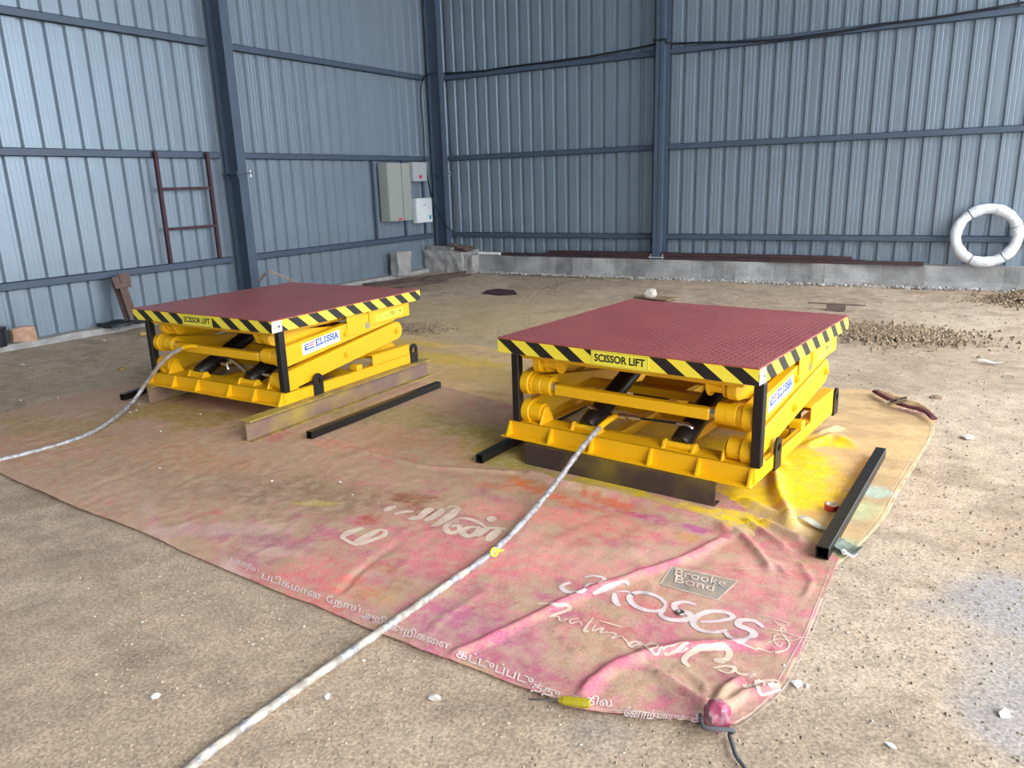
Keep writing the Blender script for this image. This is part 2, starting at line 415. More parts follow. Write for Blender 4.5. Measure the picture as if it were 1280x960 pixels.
for dx in (-.10, .10):
    MB().cyl((dx, -.12, 0), (dx, -.12, .09), .01, 8).build('anchor_bolt', chrome, pl)

# ------------------------------------------------------------------ cables
def cable(label, pts, r, m=dsteel, name='cable'):
    P = catmull(pts, 8); o = MB().tube(P, r, 8).build(name, m, None, smooth=True); tag(o, label, 'cable'); return o
yb = YB-.09
def cab_back(L): return [tuple(hit(q, 1, yb)) for q in L]
P = cab_back([(553, 92), (600, 89), (640, 83), (720, 73), (780, 63), (821, 54.5)])+[(-4.53, 11.95, 3.66), (-4.43, 11.945, 3.645), (-4.34, 11.95, 3.65)]+cab_back([(836, 54), (880, 53), (960, 50.5), (1040, 41), (1100, 31), (1180, 20), (1280, 3), (1340, -10)])
cable('black cable running along the top girt of the back wall', P, .016)
hx = lambda q, d=.12: tuple(hit(q, 0, XL+d))
cable('black cable hanging down the corner past the white boxes', [hx((546, 91), .36), hx((536, 93), .37), hx((528, 100), .14), hx((526, 120), .12), hx((529, 160), .12), hx((531, 198), .13), hx((535, 225), .17), hx((541, 250), .35), hx((552, 272), .37), (-8.66, 12.0, .85), hx((567, 290), .5)], .014)

# ------------------------------------------------------------------ cabinets on the left wall
def cabinet(name, label, cat, p0, p1, depth, m, off=.05, group=None):
    a = hit(p0, 0, XL+off+depth); b = hit(p1, 0, XL+off+depth)
    y0, y1, z0, z1 = a.y, b.y, min(a.z, b.z), max(a.z, b.z)
    r = empty(name, (XL+off, (y0+y1)/2, z0)); tag(r, label, cat, group); hw = (y1-y0)/2
    MB().box(0, depth-.012, -hw, hw, 0, z1-z0).build('body', m, r, bevel=.004)
    return r, hw, z1-z0, depth
r, hw, h, d = cabinet('electrical_cabinet', 'tall grey two-door electrical cabinet on the left wall near the corner', 'cabinet', (483, 203.5), (516, 275), .20, grey_p)
k0 = -hw+2*hw*.60
for (a0, a1) in ((-hw+.004, k0-.004), (k0+.004, hw-.004)):
    dr = MB().box(d-.012, d+.008, a0, a1, .006, h-.006).build('door', grey_p, r, bevel=.003)
MB().box(d-.004, d+.0085, k0-.004, k0+.004, .006, h-.006).build('door_seam', ink, r)
MB().box(d+.008, d+.0095, k0-.16, k0-.06, .02, .05).build('warning_label', red_m, r)
MB().cyl((d+.008, hw-.06, h*.5), (d+.025, hw-.06, h*.5), .012, 10).build('lock', chrome, r)
r, hw, h, d = cabinet('switch_box', 'small pale grey switch box beside the top of the tall cabinet', 'box', (515, 202.5), (534, 226.5), .10, lgrey_p)
dr = MB().box(d-.012, d+.004, -hw+.004, hw-.004, .004, h-.004).build('door', lgrey_p, r, bevel=.003)
MB().box(d+.004, d+.0055, -.03, .05, .05, .11).build('red_label', red_m, r)
r, hw, h, d = cabinet('meter_box', 'white plastic meter box below the small switch box', 'box', (520, 248), (541, 277.5), .10, white_p)
dr = MB().box(d-.012, d+.006, -hw+.003, hw-.003, .003, h-.003).build('cover', white_p, r, bevel=.01, seg=2)
MB().box(d+.006, d+.0075, hw-.11, hw-.05, .06, .13).build('teal_label', teal_m, r)
MB().box(d+.006, d+.0075, -.04, .04, h-.13, h-.12).build('print', ink, r)

# ------------------------------------------------------------------ red ladder-like frame leaning on the left wall
r = empty('ladder_frame', (XL+.09, 6.6, .72)); tag(r, 'maroon steel ladder-like frame standing on a girt of the left wall', 'frame')
for y in (6.228-6.6, 6.998-6.6): MB().box(-.0, .05, y-.022, y+.022, 0, 1.40).build('upright', maroon_steel, r, bevel=.003)
for z in (1.66-.72, 1.157-.72): MB().box(.008, .042, 6.25-6.6, 6.976-6.6, z-.017, z+.017).build('rung', maroon_steel, r, bevel=.003)

# ------------------------------------------------------------------ scissor lifts
W, D, TOP = 1.54, 1.62, .607
EL = {  # slab lettering on a 0..1 x 0..1 cell: strokes
 'E': [[(.2,0),(.2,1)],[(.05,0),(.85,0),(.85,.22)],[(.05,1),(.82,1),(.82,.78)],[(.2,.5),(.6,.5)]],
 'L': [[(.3,0),(.3,1)],[(.1,1),(.5,1)],[(.1,0),(.85,0),(.85,.25)]],
 'I': [[(.5,0),(.5,1)],[(.25,0),(.75,0)],[(.25,1),(.75,1)]],
 'S': [[(.8,.72),(.75,.93),(.5,1),(.22,.92),(.2,.70),(.5,.52),(.78,.36),(.8,.12),(.5,0),(.2,.06),(.15,.3)]],
 'H': [[(.2,0),(.2,1)],[(.8,0),(.8,1)],[(.2,.5),(.8,.5)],[(.03,0),(.37,0)],[(.63,0),(.97,0)],[(.03,1),(.37,1)],[(.63,1),(.97,1)]],
 'A': [[(.12,0),(.5,1)],[(.5,1),(.88,0)],[(.27,.33),(.73,.33)],[(-.02,0),(.28,0)],[(.7,0),(1.02,0)]]}
def stroke2d(mb, pts, w, f):
    pts = [np.array(p, float) for p in pts]
    for i in range(len(pts)-1):
        a, b = pts[i], pts[i+1]; t = b-a; l = np.linalg.norm(t)
        if l < 1e-6: continue
        t /= l; n = np.array((-t[1], t[0])); a2, b2 = a-t*w*.3, b+t*w*.3
        mb.add([f(a2-n*w/2), f(b2-n*w/2), f(b2+n*w/2), f(a2+n*w/2)], [(0, 1, 2, 3)])

def build_lift(side, loc, rz, label, fphase, sphase):
    root = empty('scissor_lift_table', loc, rz); tag(root, label, 'lift table', 'yellow scissor lift tables')
    yl = yellow
    B = lambda name, m, *bx, par=root, bev=.002: (lambda mb: mb.build(name, m, par, bevel=bev))(_bx(bx))
    def _bx(bx):
        mb = MB()
        for b in bx: mb.box(*b)
        return mb
    # ---- base
    fr = B('base_frame', yl, (.0, 1.525, 0, .062, 0, .008), (.03, 1.525, .055, .063, 0, .095), (.03, 1.525, .055, .20, .087, .095), (.03, 1.525, .19, .198, .0, .095))
    B('rear_channel', yl, (.03, 1.525, 1.44, 1.53, .0, .008), (.03, 1.525, 1.522, 1.53, 0, .09), (.03, 1.525, 1.44, 1.53, .082, .09))
    for x in (.04, .335, .61, .97, 1.24, 1.51):
        MB().prism([(.003, .008), (.055, .008), (.055, .092), (.046, .092)], 0, x-.006, x+.006).build('gusset', yl, fr)
    for (xa, xb, xo) in ((1.455, 1.525, 1.517), (.035, .105, .035)):
        sd = B('side_channel', yl, (xo, xo+.008, .06, 1.53, 0, .082), ((xo-.02 if xo > 1 else xo), (xo+.008 if xo > 1 else xo+.028), .20, .985, .074, .082), (xa, xb, .985, 1.53, .074, .082), (xa, xb, .2, 1.53, 0, .008))
        B('roller_guide', yl, (xo, xo+.008, .985, 1.45, .080, .162), (xa, xb, .985, 1.45, .156, .164), (xa, xb, 1.442, 1.45, .088, .16), par=sd)
        B('stop_block', yl, (xa, xb, .795, .86, .08, .122), par=sd)
    for x in (.62, .98): B('cross_tube', yl, (x, x+.06, .2, 1.44, .02, .075))
    B('cross_tube', yl, (.105, 1.455, .78, .84, .015, .07))
    # lifting lugs
    n = 20
    for x in (.028, 1.527):
        for y in (.378, 1.50):
            out = []; inn = []
            for k in range(n):
                t = 2*math.pi*(k+.5)/n-math.pi/2; cx, cz = math.cos(t), math.sin(t)
                inn.append((y+.022*cx, .105+.022*cz))
                out.append((y+.047*cx, .105+.055*cz) if cz > -.1 else (y+.047*np.sign(cx)*min(1, abs(cx)*1.5), -.012))
            MB().plate_hole(out, inn, 0, x-.006 if x > 1 else x-.006, x+.008).build('lifting_lug', black, root)
    # ---- clevises and bosses
    def half_round(y, zb, zc, r_, x0, x1, w=None):
        w = w or r_*1.6
        pts = [(y-w, zb), (y+w, zb)]+[(y+r_*math.cos(t), zc+r_*math.sin(t)) for t in np.linspace(.15, math.pi-.15, 10)]
        return MB().prism(pts, 0, x0, x1)
    for (xa, xb) in ((.088, .100), (.240, .252), (1.345, 1.357), (1.50, 1.512)):
        MB().prism([(.058, .092), (.205, .092), (.165, .165), (.148, .186), (.118, .190), (.100, .175)], 0, xa, xb).build('clevis_plate', yl, root, bevel=.002)
    for (xa, xb) in ((.165, .232), (1.368, 1.435)):
        MB().cyl((xa, .13, .150), (xb, .13, .150), .056, 24).build('hinge_boss', yl, root, smooth=True)
    MB().cyl((.08, .13, .150), (.26, .13, .150), .018, 12).add([], []).build('hinge_pin', yl, root, smooth=True)
    MB().cyl((1.34, .13, .150), (1.52, .13, .150), .018, 12).build('hinge_pin', yl, root, smooth=True)
    # ---- arms
    def arm(name, x0, x1, p0, p1, w0, w1):
        (ya, za), (yb_, zb) = p0, p1; t = math.atan2(zb-za, yb_-ya); pts = []
        for k in range(13):
            a = t+math.pi/2+math.pi*k/12; pts.append((ya+w0*math.cos(a), za+w0*math.sin(a)))
        for k in range(13):
            a = t-math.pi/2+math.pi*k/12; pts.append((yb_+w1*math.cos(a), zb+w1*math.sin(a)))
        return MB().prism(pts, 0, x0, x1).build(name, yl, root, bevel=.003)
    for (xo0, xo1, xi0, xi1) in ((.105, .16, .19, .24), (1.44, 1.495, 1.355, 1.405)):
        arm('lower_outer_arm', xo0, xo1, (.13, .150), (1.335, .300), .070, .073)
        arm('upper_outer_arm', xo0, xo1, (.13, .325), (1.30, .448), .072, .062)
        arm('lower_inner_arm', xi0, xi1, (.13, .322), (1.36, .125), .058, .058)
        arm('upper_inner_arm', xi0, xi1, (.13, .455), (1.335, .300), .055, .058)
    for s, (xa, xb, xc) in ((-1, (.165, .30, .335)), (1, (1.30, 1.43, 1.265))):
        MB().cyl((xa, .13, .322), (xb, .13, .322), .056, 24).build('middle_boss', yl, root, smooth=True)
        MB().cyl((xa-.006 if s < 0 else xb-.01, .13, .322), (xa+.016 if s < 0 else xb+.012, .13, .322), .062, 24).build('boss_collar', yl, root, smooth=True)
        x0_, x1_ = (xb, xc) if s < 0 else (xc, xa)
        mb = MB(); mb.cyl((x0_, .122, .322), (x1_, .122, .322), .030, 8); mb.build('hex_bolt', chrome, root)
        xx = 1.495 if s > 0 else .105
        for (y, z) in ((.731, .226), (.742, .386), (1.335, .300), (.13, .322)):
            mb = MB(); mb.cyl((xx, y, z), (xx+.012*s, y, z), .024, 20); mb.cyl((xx+.012*s, y, z), (xx+.02*s, y, z), .013, 6); mb.build('pivot_cap', yl, root, smooth=True)
    B('cross_bar', yl, (.335, 1.265, .085, .135, .285, .345), bev=.004)
    for (y, z) in ((1.335, .300),):
        MB().cyl((.24, y, z), (1.36, y, z), .03, 16).build('cross_shaft', yl, root, smooth=True)
    B('arm_brace', yl, (.24, 1.355, .62, .68, .20, .25)); B('arm_brace', yl, (.24, 1.355, .80, .86, .34, .40))
    # ---- hydraulic cylinders
    for x in (.53, 1.10):
        a, b = Vector((x, .12, .115)), Vector((x, .70, .345)); d_ = (b-a).normalized()
        cy = MB().tube([a, a+d_*.02, b-d_*.02, b], [.05, .058, .058, .05], 24).build('hydraulic_cylinder', black, root, smooth=True)
        MB().cyl(b, b+d_*.16, .028, 16).build('piston_rod', chrome, cy, smooth=True)
        c2 = b+d_*.16; MB().cyl((x-.05, c2.y, c2.z), (x+.05, c2.y, c2.z), .036, 16).build('rod_eye', black, cy, smooth=True)
        for xx in (x-.09, x+.075):
            half_round(.12, .093, .108, .028, xx, xx+.018, .045).build('cylinder_bracket', yl, root, bevel=.002)
        MB().cyl((x-.07, .12, .108), (x+.075, .12, .108), .022, 16).build('bracket_pin', yl, root, smooth=True)
    # ---- hydraulic plumbing
    fit = MB()
    if side == 'R':
        MB().tube([(.675, .2, .185), (.70, .2, .186), (.70, .2, .186), (.745, .2, .187)], [.013, .013, .018, .018], 10).build('hose_fitting', chrome, root, smooth=True)
        MB().tube([(.755, .2, .188), (.80, .2, .19), (.83, .2, .192)], [.012, .017, .009], 10).build('hose_fitting', chrome, root, smooth=True)
        MB().tube(catmull([(.80, .2, .192), (.93, .2, .198), (1.05, .2, .203)], 5), .007, 8).build('hydraulic_pipe', rubber, root, smooth=True)
        MB().tube([(1.045, .2, .203), (1.11, .2, .203), (1.125, .2, .195), (1.135, .2, .14), (1.14, .2, .12)], [.014, .016, .017, .014, .008], 10).build('elbow_fitting', chrome, root, smooth=True)
        MB().tube([(.50, .2, .215), (.545, .2, .195), (.52, .2, .18), (.515, .2, .14)], [.012, .014, .014, .010], 10).build('elbow_fitting', chrome, root, smooth=True)
        MB().tube([(.545, .2, .19), (.60, .21, .185), (.675, .2, .185)], .007, 8).build('hydraulic_pipe', rubber, root, smooth=True)
    else:
        MB().tube(catmull([(.72, .12, .30), (.80, .13, .29), (.88, .15, .245)], 5), .010, 8).build('hydraulic_pipe', rubber, root, smooth=True)
        MB().tube([(.88, .15, .25), (.92, .16, .235), (.99, .17, .185), (1.02, .17, .165)], [.012, .017, .017, .014], 10).build('hose_fitting', chrome, root, smooth=True)
        MB().tube([(.91, .16, .238), (.86, .17, .222), (.80, .18, .205)], .010, 8).build('hose_fitting', chrome, root, smooth=True)
        MB().tube([(.74, .18, .20), (.80, .18, .195), (.81, .18, .16)], [.012, .014, .012], 10).build('elbow_fitting', chrome, root, smooth=True)
        MB().tube([(1.02, .17, .168), (1.22, .17, .165)], .007, 8).build('hydraulic_pipe', rubber, root, smooth=True)
        MB().tube([(1.20, .17, .165), (1.27, .17, .165), (1.29, .17, .155), (1.32, .17, .09)], [.013, .015, .015, .009], 10).build('elbow_fitting', chrome, root, smooth=True)
    # ---- legs
    for (x, y) in ((.06, .045), (1.50, .045)):
        z0 = .095
        B('leg', black, (x, x+.05, y, y+.05, z0, .523), bev=.004)
    # ---- platform
    dk = MB().box(0, W, 0, D, .600, TOP).build('deck_plate', deck_m, root, bevel=.002)
    sk = B('skirt', yl, (.003, W-.003, .003, .011, .520, .600), (.003, W-.003, D-.011, D-.003, .520, .600), (.003, .011, .011, D-.011, .520, .600), (W-.011, W-.003, .011, D-.011, .520, .600), bev=0)
    MB().box(.002, W-.002, .0, .0028, .521, .5985).build('hazard_tape', hazard_material('hazard_tape_front_'+side, 0, fphase, 1.38), sk)
    MB().box(W-.0028, W, .0, D-.002, .521, .5985).build('hazard_tape', hazard_material('hazard_tape_side_'+side, 1, sphase, 1.25, .1885), sk)
    B('under_frame', yl, (.14, 1.44, .07, .13, .483, .52), (.14, 1.44, 1.45, 1.51, .47, .52), (.19, .25, .13, 1.45, .47, .52), (1.345, 1.405, .13, 1.45, .47, .52), (.3, 1.3, .72, .78, .46, .52), (.14, 1.44, .13, .32, .512, .52))
    MB().prism([(.055, .52), (.14, .52), (.14, .483)], 1, .07, .078).build('corner_gusset', yl, root)
    for (xa, xb) in ((.26, .275), (.34, .355), (1.24, 1.255), (1.325, 1.34)):
        pts = [(.08, .485), (.26, .485)]+[(.15+.05*math.cos(t), .445+.045*math.sin(t)) for t in np.linspace(0, -math.pi, 8)]
        MB().prism(pts, 0, xa, xb).build('hinge_bracket', yl, root, bevel=.002)
    for (xa, xb) in ((.24, .36), (1.235, 1.355)): MB().cyl((xa, .13, .455), (xb, .13, .455), .03, 16).build('upper_boss', yl, root, smooth=True)
    # plates on the sides at the far end
    for s, xo in ((1, 1.497), (-1, .035)):
        B('roller_bracket', yl, (xo-.0, xo+.008, .755, .885, .36, .522))
        lp_ = B('load_plate', yl, (xo, xo+.008, 1.01, 1.505, .402, .522), (xo-.05, xo+.008, 1.005, 1.013, .402, .522), (xo-.05, xo, 1.497, 1.505, .402, .522))
        B('load_beam', yl, (xo-.045, xo-.005, .885, 1.5, .455, .522))
    MB().cyl((1.44, .99, .405), (1.50, .99, .405), .026, 16).build('roller', chrome, root, smooth=True)
    # ---- labels
    X = 1.5052
    st = MB().add([(X, 1.085, .412), (X, 1.42, .424), (X, 1.42, .487), (X, 1.085, .470)], [(0, 1, 2, 3)]).build('capacity_sticker', yellow2, root)
    f3 = Vector((0, 1, .036)).normalized(); uz = Vector((0, 0, 1))
    text_on('MAX', (X+.0006, 1.19, .436), f3, uz, .042, .018, .0).build('lettering', ink, st)
    text_on('1700', (X+.0006, 1.24, .436), f3, uz, .075, .034, .012).build('lettering', ink, st)
    text_on('kg', (X+.0006, 1.32, .438), f3, uz, .022, .020, .0).build('lettering', ink, st)
    mb = MB(); ff = lambda q: (X+.0006, 1.13+q[0], .43+q[1]); stroke2d(mb, [(-.02, 0), (.02, 0), (0, .034), (-.02, 0)], .003, ff); stroke2d(mb, [(0, .008), (0, .022)], .003, ff); mb.build('warning_triangle', ink, st)
    mb = MB(); mb.cyl((X, 1.385, .462), (X+.0006, 1.385, .462), .009, 10); mb.build('symbol', ink, st)
    # name sticker on the upper arm
    Xs = 1.4962; sl = .098
    fs = lambda u, v: (Xs, .29+u*.385, .304+u*.385*sl+v*.085)
    st = MB().add([fs(0, 0), fs(1, 0), fs(1, 1), fs(0, 1)], [(0, 1, 2, 3)]).build('maker_sticker', white_p, root); st['label'] = 'white sticker with blue lettering'
    fe = lambda q: (Xs+.0014,)+fs(q[0], q[1])[1:]
    mb = MB(); x = .34
    for ch in 'ELISHA':
        w_ = .07 if ch == 'I' else .104
        for sk_ in EL[ch]:
            # uniform stroke thickness in metres
            f2 = lambda q, x=x, w_=w_: (Xs+.0014, .29+(x*.385)+q[0], .304+(x*.385+q[0])*sl+.085*.40+q[1])
            stroke2d(mb, [(p[0]*w_*.385, p[1]*.041) for p in sk_], .0095, f2)
        x += w_+.003
    mb.build('lettering', blue_m, st)
    mb = MB(); mr = MB()
    for (u0, u1, v0, v1) in ((.05, .17, .76, .86), (.05, .15, .58, .68), (.05, .30, .34, .46), (.05, .09, .34, .66)): mb.add([fe((u0, v0)), fe((u1, v0)), fe((u1+.02, v1)), fe((u0+.01, v1))], [(0, 1, 2, 3)])
    for (u0, u1, v0, v1) in ((.19, .30, .76, .86), (.17, .28, .58, .68)): mr.add([fe((u0, v0)), fe((u1, v0)), fe((u1+.02, v1)), fe((u0+.01, v1))], [(0, 1, 2, 3)])
    mb.build('emblem', blue_m, st); mr.build('emblem', red_m, st)
    V_, F_ = text_mesh('EQUIPMENTS PVT LTD', 1., -.005); V_ = (V_-V_.min(0))/(V_.max(0)-V_.min(0))
    MB().add([fe((.06+.86*q[0], .10+.17*q[1])) for q in V_], F_).build('lettering', blue_m, st)
    # corner sticker
    st = MB().add([(W+.0006, .002, .523), (W+.0006, .088, .523), (W+.0006, .088, .598), (W+.0006, .002, .598)], [(0, 1, 2, 3)]).build('corner_sticker', white_p, root)
    text_on('CAUTION', (W+.0012, .01, .583), (0, 1, 0), (0, 0, 1), .07, .010, .0).build('lettering', teal_m, st)
    mb = MB(); ff = lambda q: (W+.0012, .028+q[0], .553+q[1]); stroke2d(mb, [(-.011, 0), (.011, 0), (0, .02), (-.011, 0)], .003, ff)
    ff = lambda q: (W+.0012, .062+q[0], .553+q[1]); stroke2d(mb, [(-.01, 0), (.01, 0), (.01, .012), (0, .02), (-.01, .012), (-.01, 0)], .003, ff); stroke2d(mb, [(-.006, .006), (.006, .006)], .009, ff)
    mb.build('warning_triangle', ink, st)
    # scissor lift plate
    x0, x1 = (.600, .930) if side == 'L' else (.633, .972)
    st = MB().box(x0, x1, -.0022, -.0005, .519, .6005).build('name_plate', yellow2, root); st['label'] = 'yellow plate with black lettering'
    mb = MB()
    for (a, b, c, d_) in ((x0+.006, x1-.006, .5235, .5245), (x0+.006, x1-.006, .5950, .5960), (x0+.006, x0+.007, .5235, .596), (x1-.007, x1-.006, .5235, .596)): mb.box(a, b, -.0028, -.0022, c, d_)
    mb.build('border', ink, st)
    text_on('SCISSOR LIFT', (x0+.020, -.0030, .541), (1, 0, 0), (0, 0, 1), x1-x0-.04, .042, .034).build('lettering', ink, st)
    return root
LIFT = {'R': (-2.312, 3.656, -.103, .130), 'L': (-5.513, 3.46, -.002, .149)}
def lw(side, p):
    x, y, th, z = LIFT[side]; c, s = math.cos(th), math.sin(th)
    return Vector((x+p[0]*c-p[1]*s, y+p[0]*s+p[1]*c, z+p[2]))
for sd, lab, fp, sp in (('R', 'right yellow scissor lift table with maroon chequer deck, nearest the loose black bar', 0., .067), ('L', 'left yellow scissor lift table with maroon chequer deck, nearest the left wall', .05, .144)):
    x, y, th, z = LIFT[sd]; build_lift(sd, (x, y, z), th, lab, fp, sp)

# ------------------------------------------------------------------ support beams under the lifts
top_m = mat('yellow_dusted_steel', (.42, .30, .05), .6, var=.5, scale=10, col2=(.24, .15, .07))
def ibeam(label, p0, p1, h, w, m, tf=.008, group='steel beams under the lifts', z=.0):
    p0, p1 = Vector(p0), Vector(p1); L_ = (p1-p0).length; rz = math.atan2(p1.y-p0.y, p1.x-p0.x)
    r = empty('steel_beam', (p0.x, p0.y, z), rz); tag(r, label, 'beam', group)
    MB().box(0, L_, -w/2, w/2, 0, tf).build('flange', top_m, r); MB().box(0, L_, -w/2, w/2, h-tf, h).build('flange', top_m, r)
    MB().box(0, L_, -.005, .005, tf, h-tf).build('web', m, r); return r
pass
_t = mat('yellow_dusted_steel', (.42, .30, .05), .6, var=.5, scale=10, col2=(.24, .15, .07))
def ibeam2(*a, **k):
    r = ibeam(*a, **k)
    return r
ibeam('rusty steel beam along the right side under the left lift', (-3.965, 3.14, 0), (-3.965, 5.10, 0), .147, .10, beam_m, z=.002)
ibeam('dusty steel beam under the far left side of the left lift', (-5.42, 3.42, 0), (-5.42, 5.10, 0), .147, .10, beam_m, z=.002)
a_ = G((656, 581)); b_ = G((893, 635)); dv = Vector((-(b_-a_).y, (b_-a_).x, 0)).normalized()
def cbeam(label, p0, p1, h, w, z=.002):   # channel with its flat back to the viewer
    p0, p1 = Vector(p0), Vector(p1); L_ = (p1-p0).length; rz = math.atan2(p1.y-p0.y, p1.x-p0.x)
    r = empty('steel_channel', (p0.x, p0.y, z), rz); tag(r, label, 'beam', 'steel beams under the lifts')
    MB().box(0, L_, 0, w, 0, .008).build('flange', beam_shaded, r); MB().box(0, L_, 0, w, h-.008, h).build('flange', beam_shaded, r)
    MB().box(0, L_, 0, .008, .008, h-.008).build('web', beam_shaded, r); return r
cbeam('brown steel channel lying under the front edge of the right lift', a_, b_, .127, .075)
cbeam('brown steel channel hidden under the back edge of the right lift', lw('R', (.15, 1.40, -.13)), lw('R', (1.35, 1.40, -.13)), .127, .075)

# ------------------------------------------------------------------ square tubes on the ground
def bar(label, p0, p1, w=.05, z=.014, m=black):
    p0, p1 = Vector(p0), Vector(p1); L_ = (p1-p0).length; rz = math.atan2(p1.y-p0.y, p1.x-p0.x); h = w/2; t = .004
    mb = MB(); sq = lambda r_: [(-r_, -r_), (r_, -r_), (r_, r_), (-r_, r_)]
    mb.plate_hole(sq(h), sq(h-t), 0, 0, L_)
    o = mb.build('square_tube', m, None, bevel=.002); o.location = (p0.x, p0.y, z+h); o.rotation_euler = (0, 0, rz); tag(o, label, 'steel bar', 'black square tubes'); return o
zb = .012
bar('black square tube lying to the right of the beam of the left lift', G((383, 541), .06)+Vector((0, .02, 0)), G((548, 477), .06), .05, zb)
bar('black square tube lying in the open to the right of the right lift', G((1021, 690), .04)+Vector((.02, .0, 0)), G((1101, 565), .04), .055, zb)
e0 = G((599, 574), .035); bar('black square tube sticking out under the left end of the right lift', e0, e0+Vector((.06, 1.45, 0)), .05, zb)
e0 = G((153, 497), .035); e1 = G((178, 488), .035); bar('black square tube sticking out under the left end of the left lift', e0, e0+(e1-e0).normalized()*.9, .05, zb)

# ------------------------------------------------------------------ tarpaulins
def in_poly(x, y, P):
    ins = np.zeros(x.shape, bool); n = len(P)
    for i in range(n):
        x0, y0 = P[i]; x1, y1 = P[(i+1) % n]
        c = ((y0 > y) != (y1 > y)) & (x < (x1-x0)*(y-y0)/(y1-y0+1e-12)+x0); ins ^= c
    return ins
def near_poly(x, y, P, closed=True):
    bd = np.full(x.shape, 1e9); bx = x.copy(); by = y.copy(); n = len(P)
    for i in range(n if closed else n-1):
        x0, y0 = P[i]; x1, y1 = P[(i+1) % n]; dx, dy = x1-x0, y1-y0
        t = np.clip(((x-x0)*dx+(y-y0)*dy)/(dx*dx+dy*dy+1e-12), 0, 1); qx, qy = x0+t*dx, y0+t*dy; d = np.hypot(x-qx, y-qy)
        k = d < bd; bd[k] = d[k]; bx[k] = qx[k]; by[k] = qy[k]
    return bd, bx, by
def gpoly(L, z=0.): return [(G(q, z).x, G(q, z).y) for q in L]
FRONT = gpoly([(-70, 560), (0, 592), (25, 605), (60, 620), (92, 634), (115, 643), (175, 665), (230, 691), (295, 719), (362, 747), (394, 758), (425, 772), (462, 788), (528, 816), (594, 838),
   (644, 858), (672, 868), (700, 881), (729, 891), (785, 896), (854, 903), (884, 908), (919, 909), (937, 899), (955, 882), (976, 863), (992, 833), (1007, 803), (1020, 772), (1031, 745), (1049, 699),
   (1020, 682), (990, 663), (960, 645), (930, 630), (900, 618), (800, 575), (700, 530), (640, 508), (600, 497), (550, 483), (480, 472), (300, 472), (150, 482), (80, 497), (0, 519), (-80, 542)])
BACK = gpoly([(500, 417), (560, 426), (620, 436), (760, 455), (900, 470), (1045, 486), (1090, 488), (1130, 496), (1160, 511), (1169, 524), (1166, 545), (1152, 570), (1140, 590), (1122, 618), (1112, 640),
   (1097, 660), (1080, 678), (1063, 694), (1045, 708), (960, 690), (800, 640), (640, 560), (500, 500), (300, 480), (330, 430), (420, 420)])
def ridge(x, y, L, amp, w, skew=0., z=0.):
    P = gpoly(L); bd, bx, by = near_poly(x, y, P, False); e = np.minimum(np.hypot(x-P[0][0], y-P[0][1]), np.hypot(x-P[-1][0], y-P[-1][1]))
    s = np.sign((x-bx)*1.+(y-by)*1.); ww = w*(1+skew*s)
    return amp*np.exp(-(bd/ww)**2)*smooth(0, w*3, e+w*.6)
FOLDS_F = [([(560, 822), (600, 806), (640, 786), (700, 756), (745, 737), (790, 722), (850, 702), (905, 674)], .015, .020, .4),
   ([(722, 880), (736, 858), (762, 836), (800, 822), (860, 812), (925, 808), (960, 812)], .018, .024, .4),
   ([(893, 893), (860, 872), (835, 855), (815, 843)], .022, .016, 0), ([(893, 890), (905, 868), (925, 855), (958, 862)], .024, .016, 0),
   ([(890, 892), (870, 885), (845, 878), (830, 868)], .018, .012, 0), ([(900, 893), (930, 872), (975, 862)], .018, .014, 0), ([(885, 880), (880, 860), (862, 845), (850, 838)], .010, .010, 0),
   ([(655, 592), (700, 606), (750, 617), (800, 630), (850, 645), (895, 657), (915, 668)], .030, .026, 0),
   ([(905, 655), (925, 668), (945, 690), (965, 716)], .018, .016, 0), ([(930, 650), (955, 668), (985, 690)], .018, .016, 0), ([(950, 652), (985, 670), (1020, 688)], .026, .020, 0),
   ([(960, 700), (975, 712), (985, 722)], .010, .012, 0), ([(430, 560), (530, 585), (650, 592)], .008, .022, 0), ([(700, 800), (740, 815), (770, 822)], .005, .008, 0), ([(690, 790), (715, 812), (722, 825)], .005, .008, 0),
   ([(495, 683), (470, 700), (440, 725), (425, 745)], -.012, .015, 0), ([(610, 740), (560, 770), (530, 800)], .005, .02, 0), ([(1000, 705), (1015, 730), (1005, 750)], .008, .010, 0), ([(880, 820), (910, 832), (950, 848)], .008, .010, 0)]
FOLDS_B = [([(968, 590), (972, 620), (990, 660)], .05, .03, 0), ([(1005, 560), (1040, 545), (1075, 560)], .02, .03, 0), ([(925, 625), (955, 640), (1000, 664)], .03, .035, 0),
   ([(1020, 545), (1050, 535)], .03, .02, 0), ([(1095, 491), (1120, 500), (1148, 508), (1166, 520)], .03, .02, 0), ([(960, 560), (980, 585)], .02, .03, 0)]
def tarp_z(x, y, folds, base, amp=.012, edgeP=None, seed=0):
    x = np.asarray(x, float); y = np.asarray(y, float)
    z = base+(fbm(x*1.4+y*.7, y*2.1-x*.5, 2.2, 4, seed)-.45)*amp+np.abs(fbm(x*2.5+y*1.6, y*1.1-x*2.2, 2.0, 3, seed+5)-.5)*-amp*1.1+(fbm(x, y, 14, 3, seed+3)-.5)*.003
    z = np.maximum(z, base-.003)
    for L, a, w, sk in folds: z = z+ridge(x, y, L, a, w, sk)
    return np.maximum(z, .003)
def zf(x, y):
    # keep the sheet low where beams and bars press it down
    z = tarp_z(x, y, FOLDS_F, .010, .014, seed=3); return z
def zbk(x, y): return tarp_z(x, y, FOLDS_B, .005, .010, seed=40)
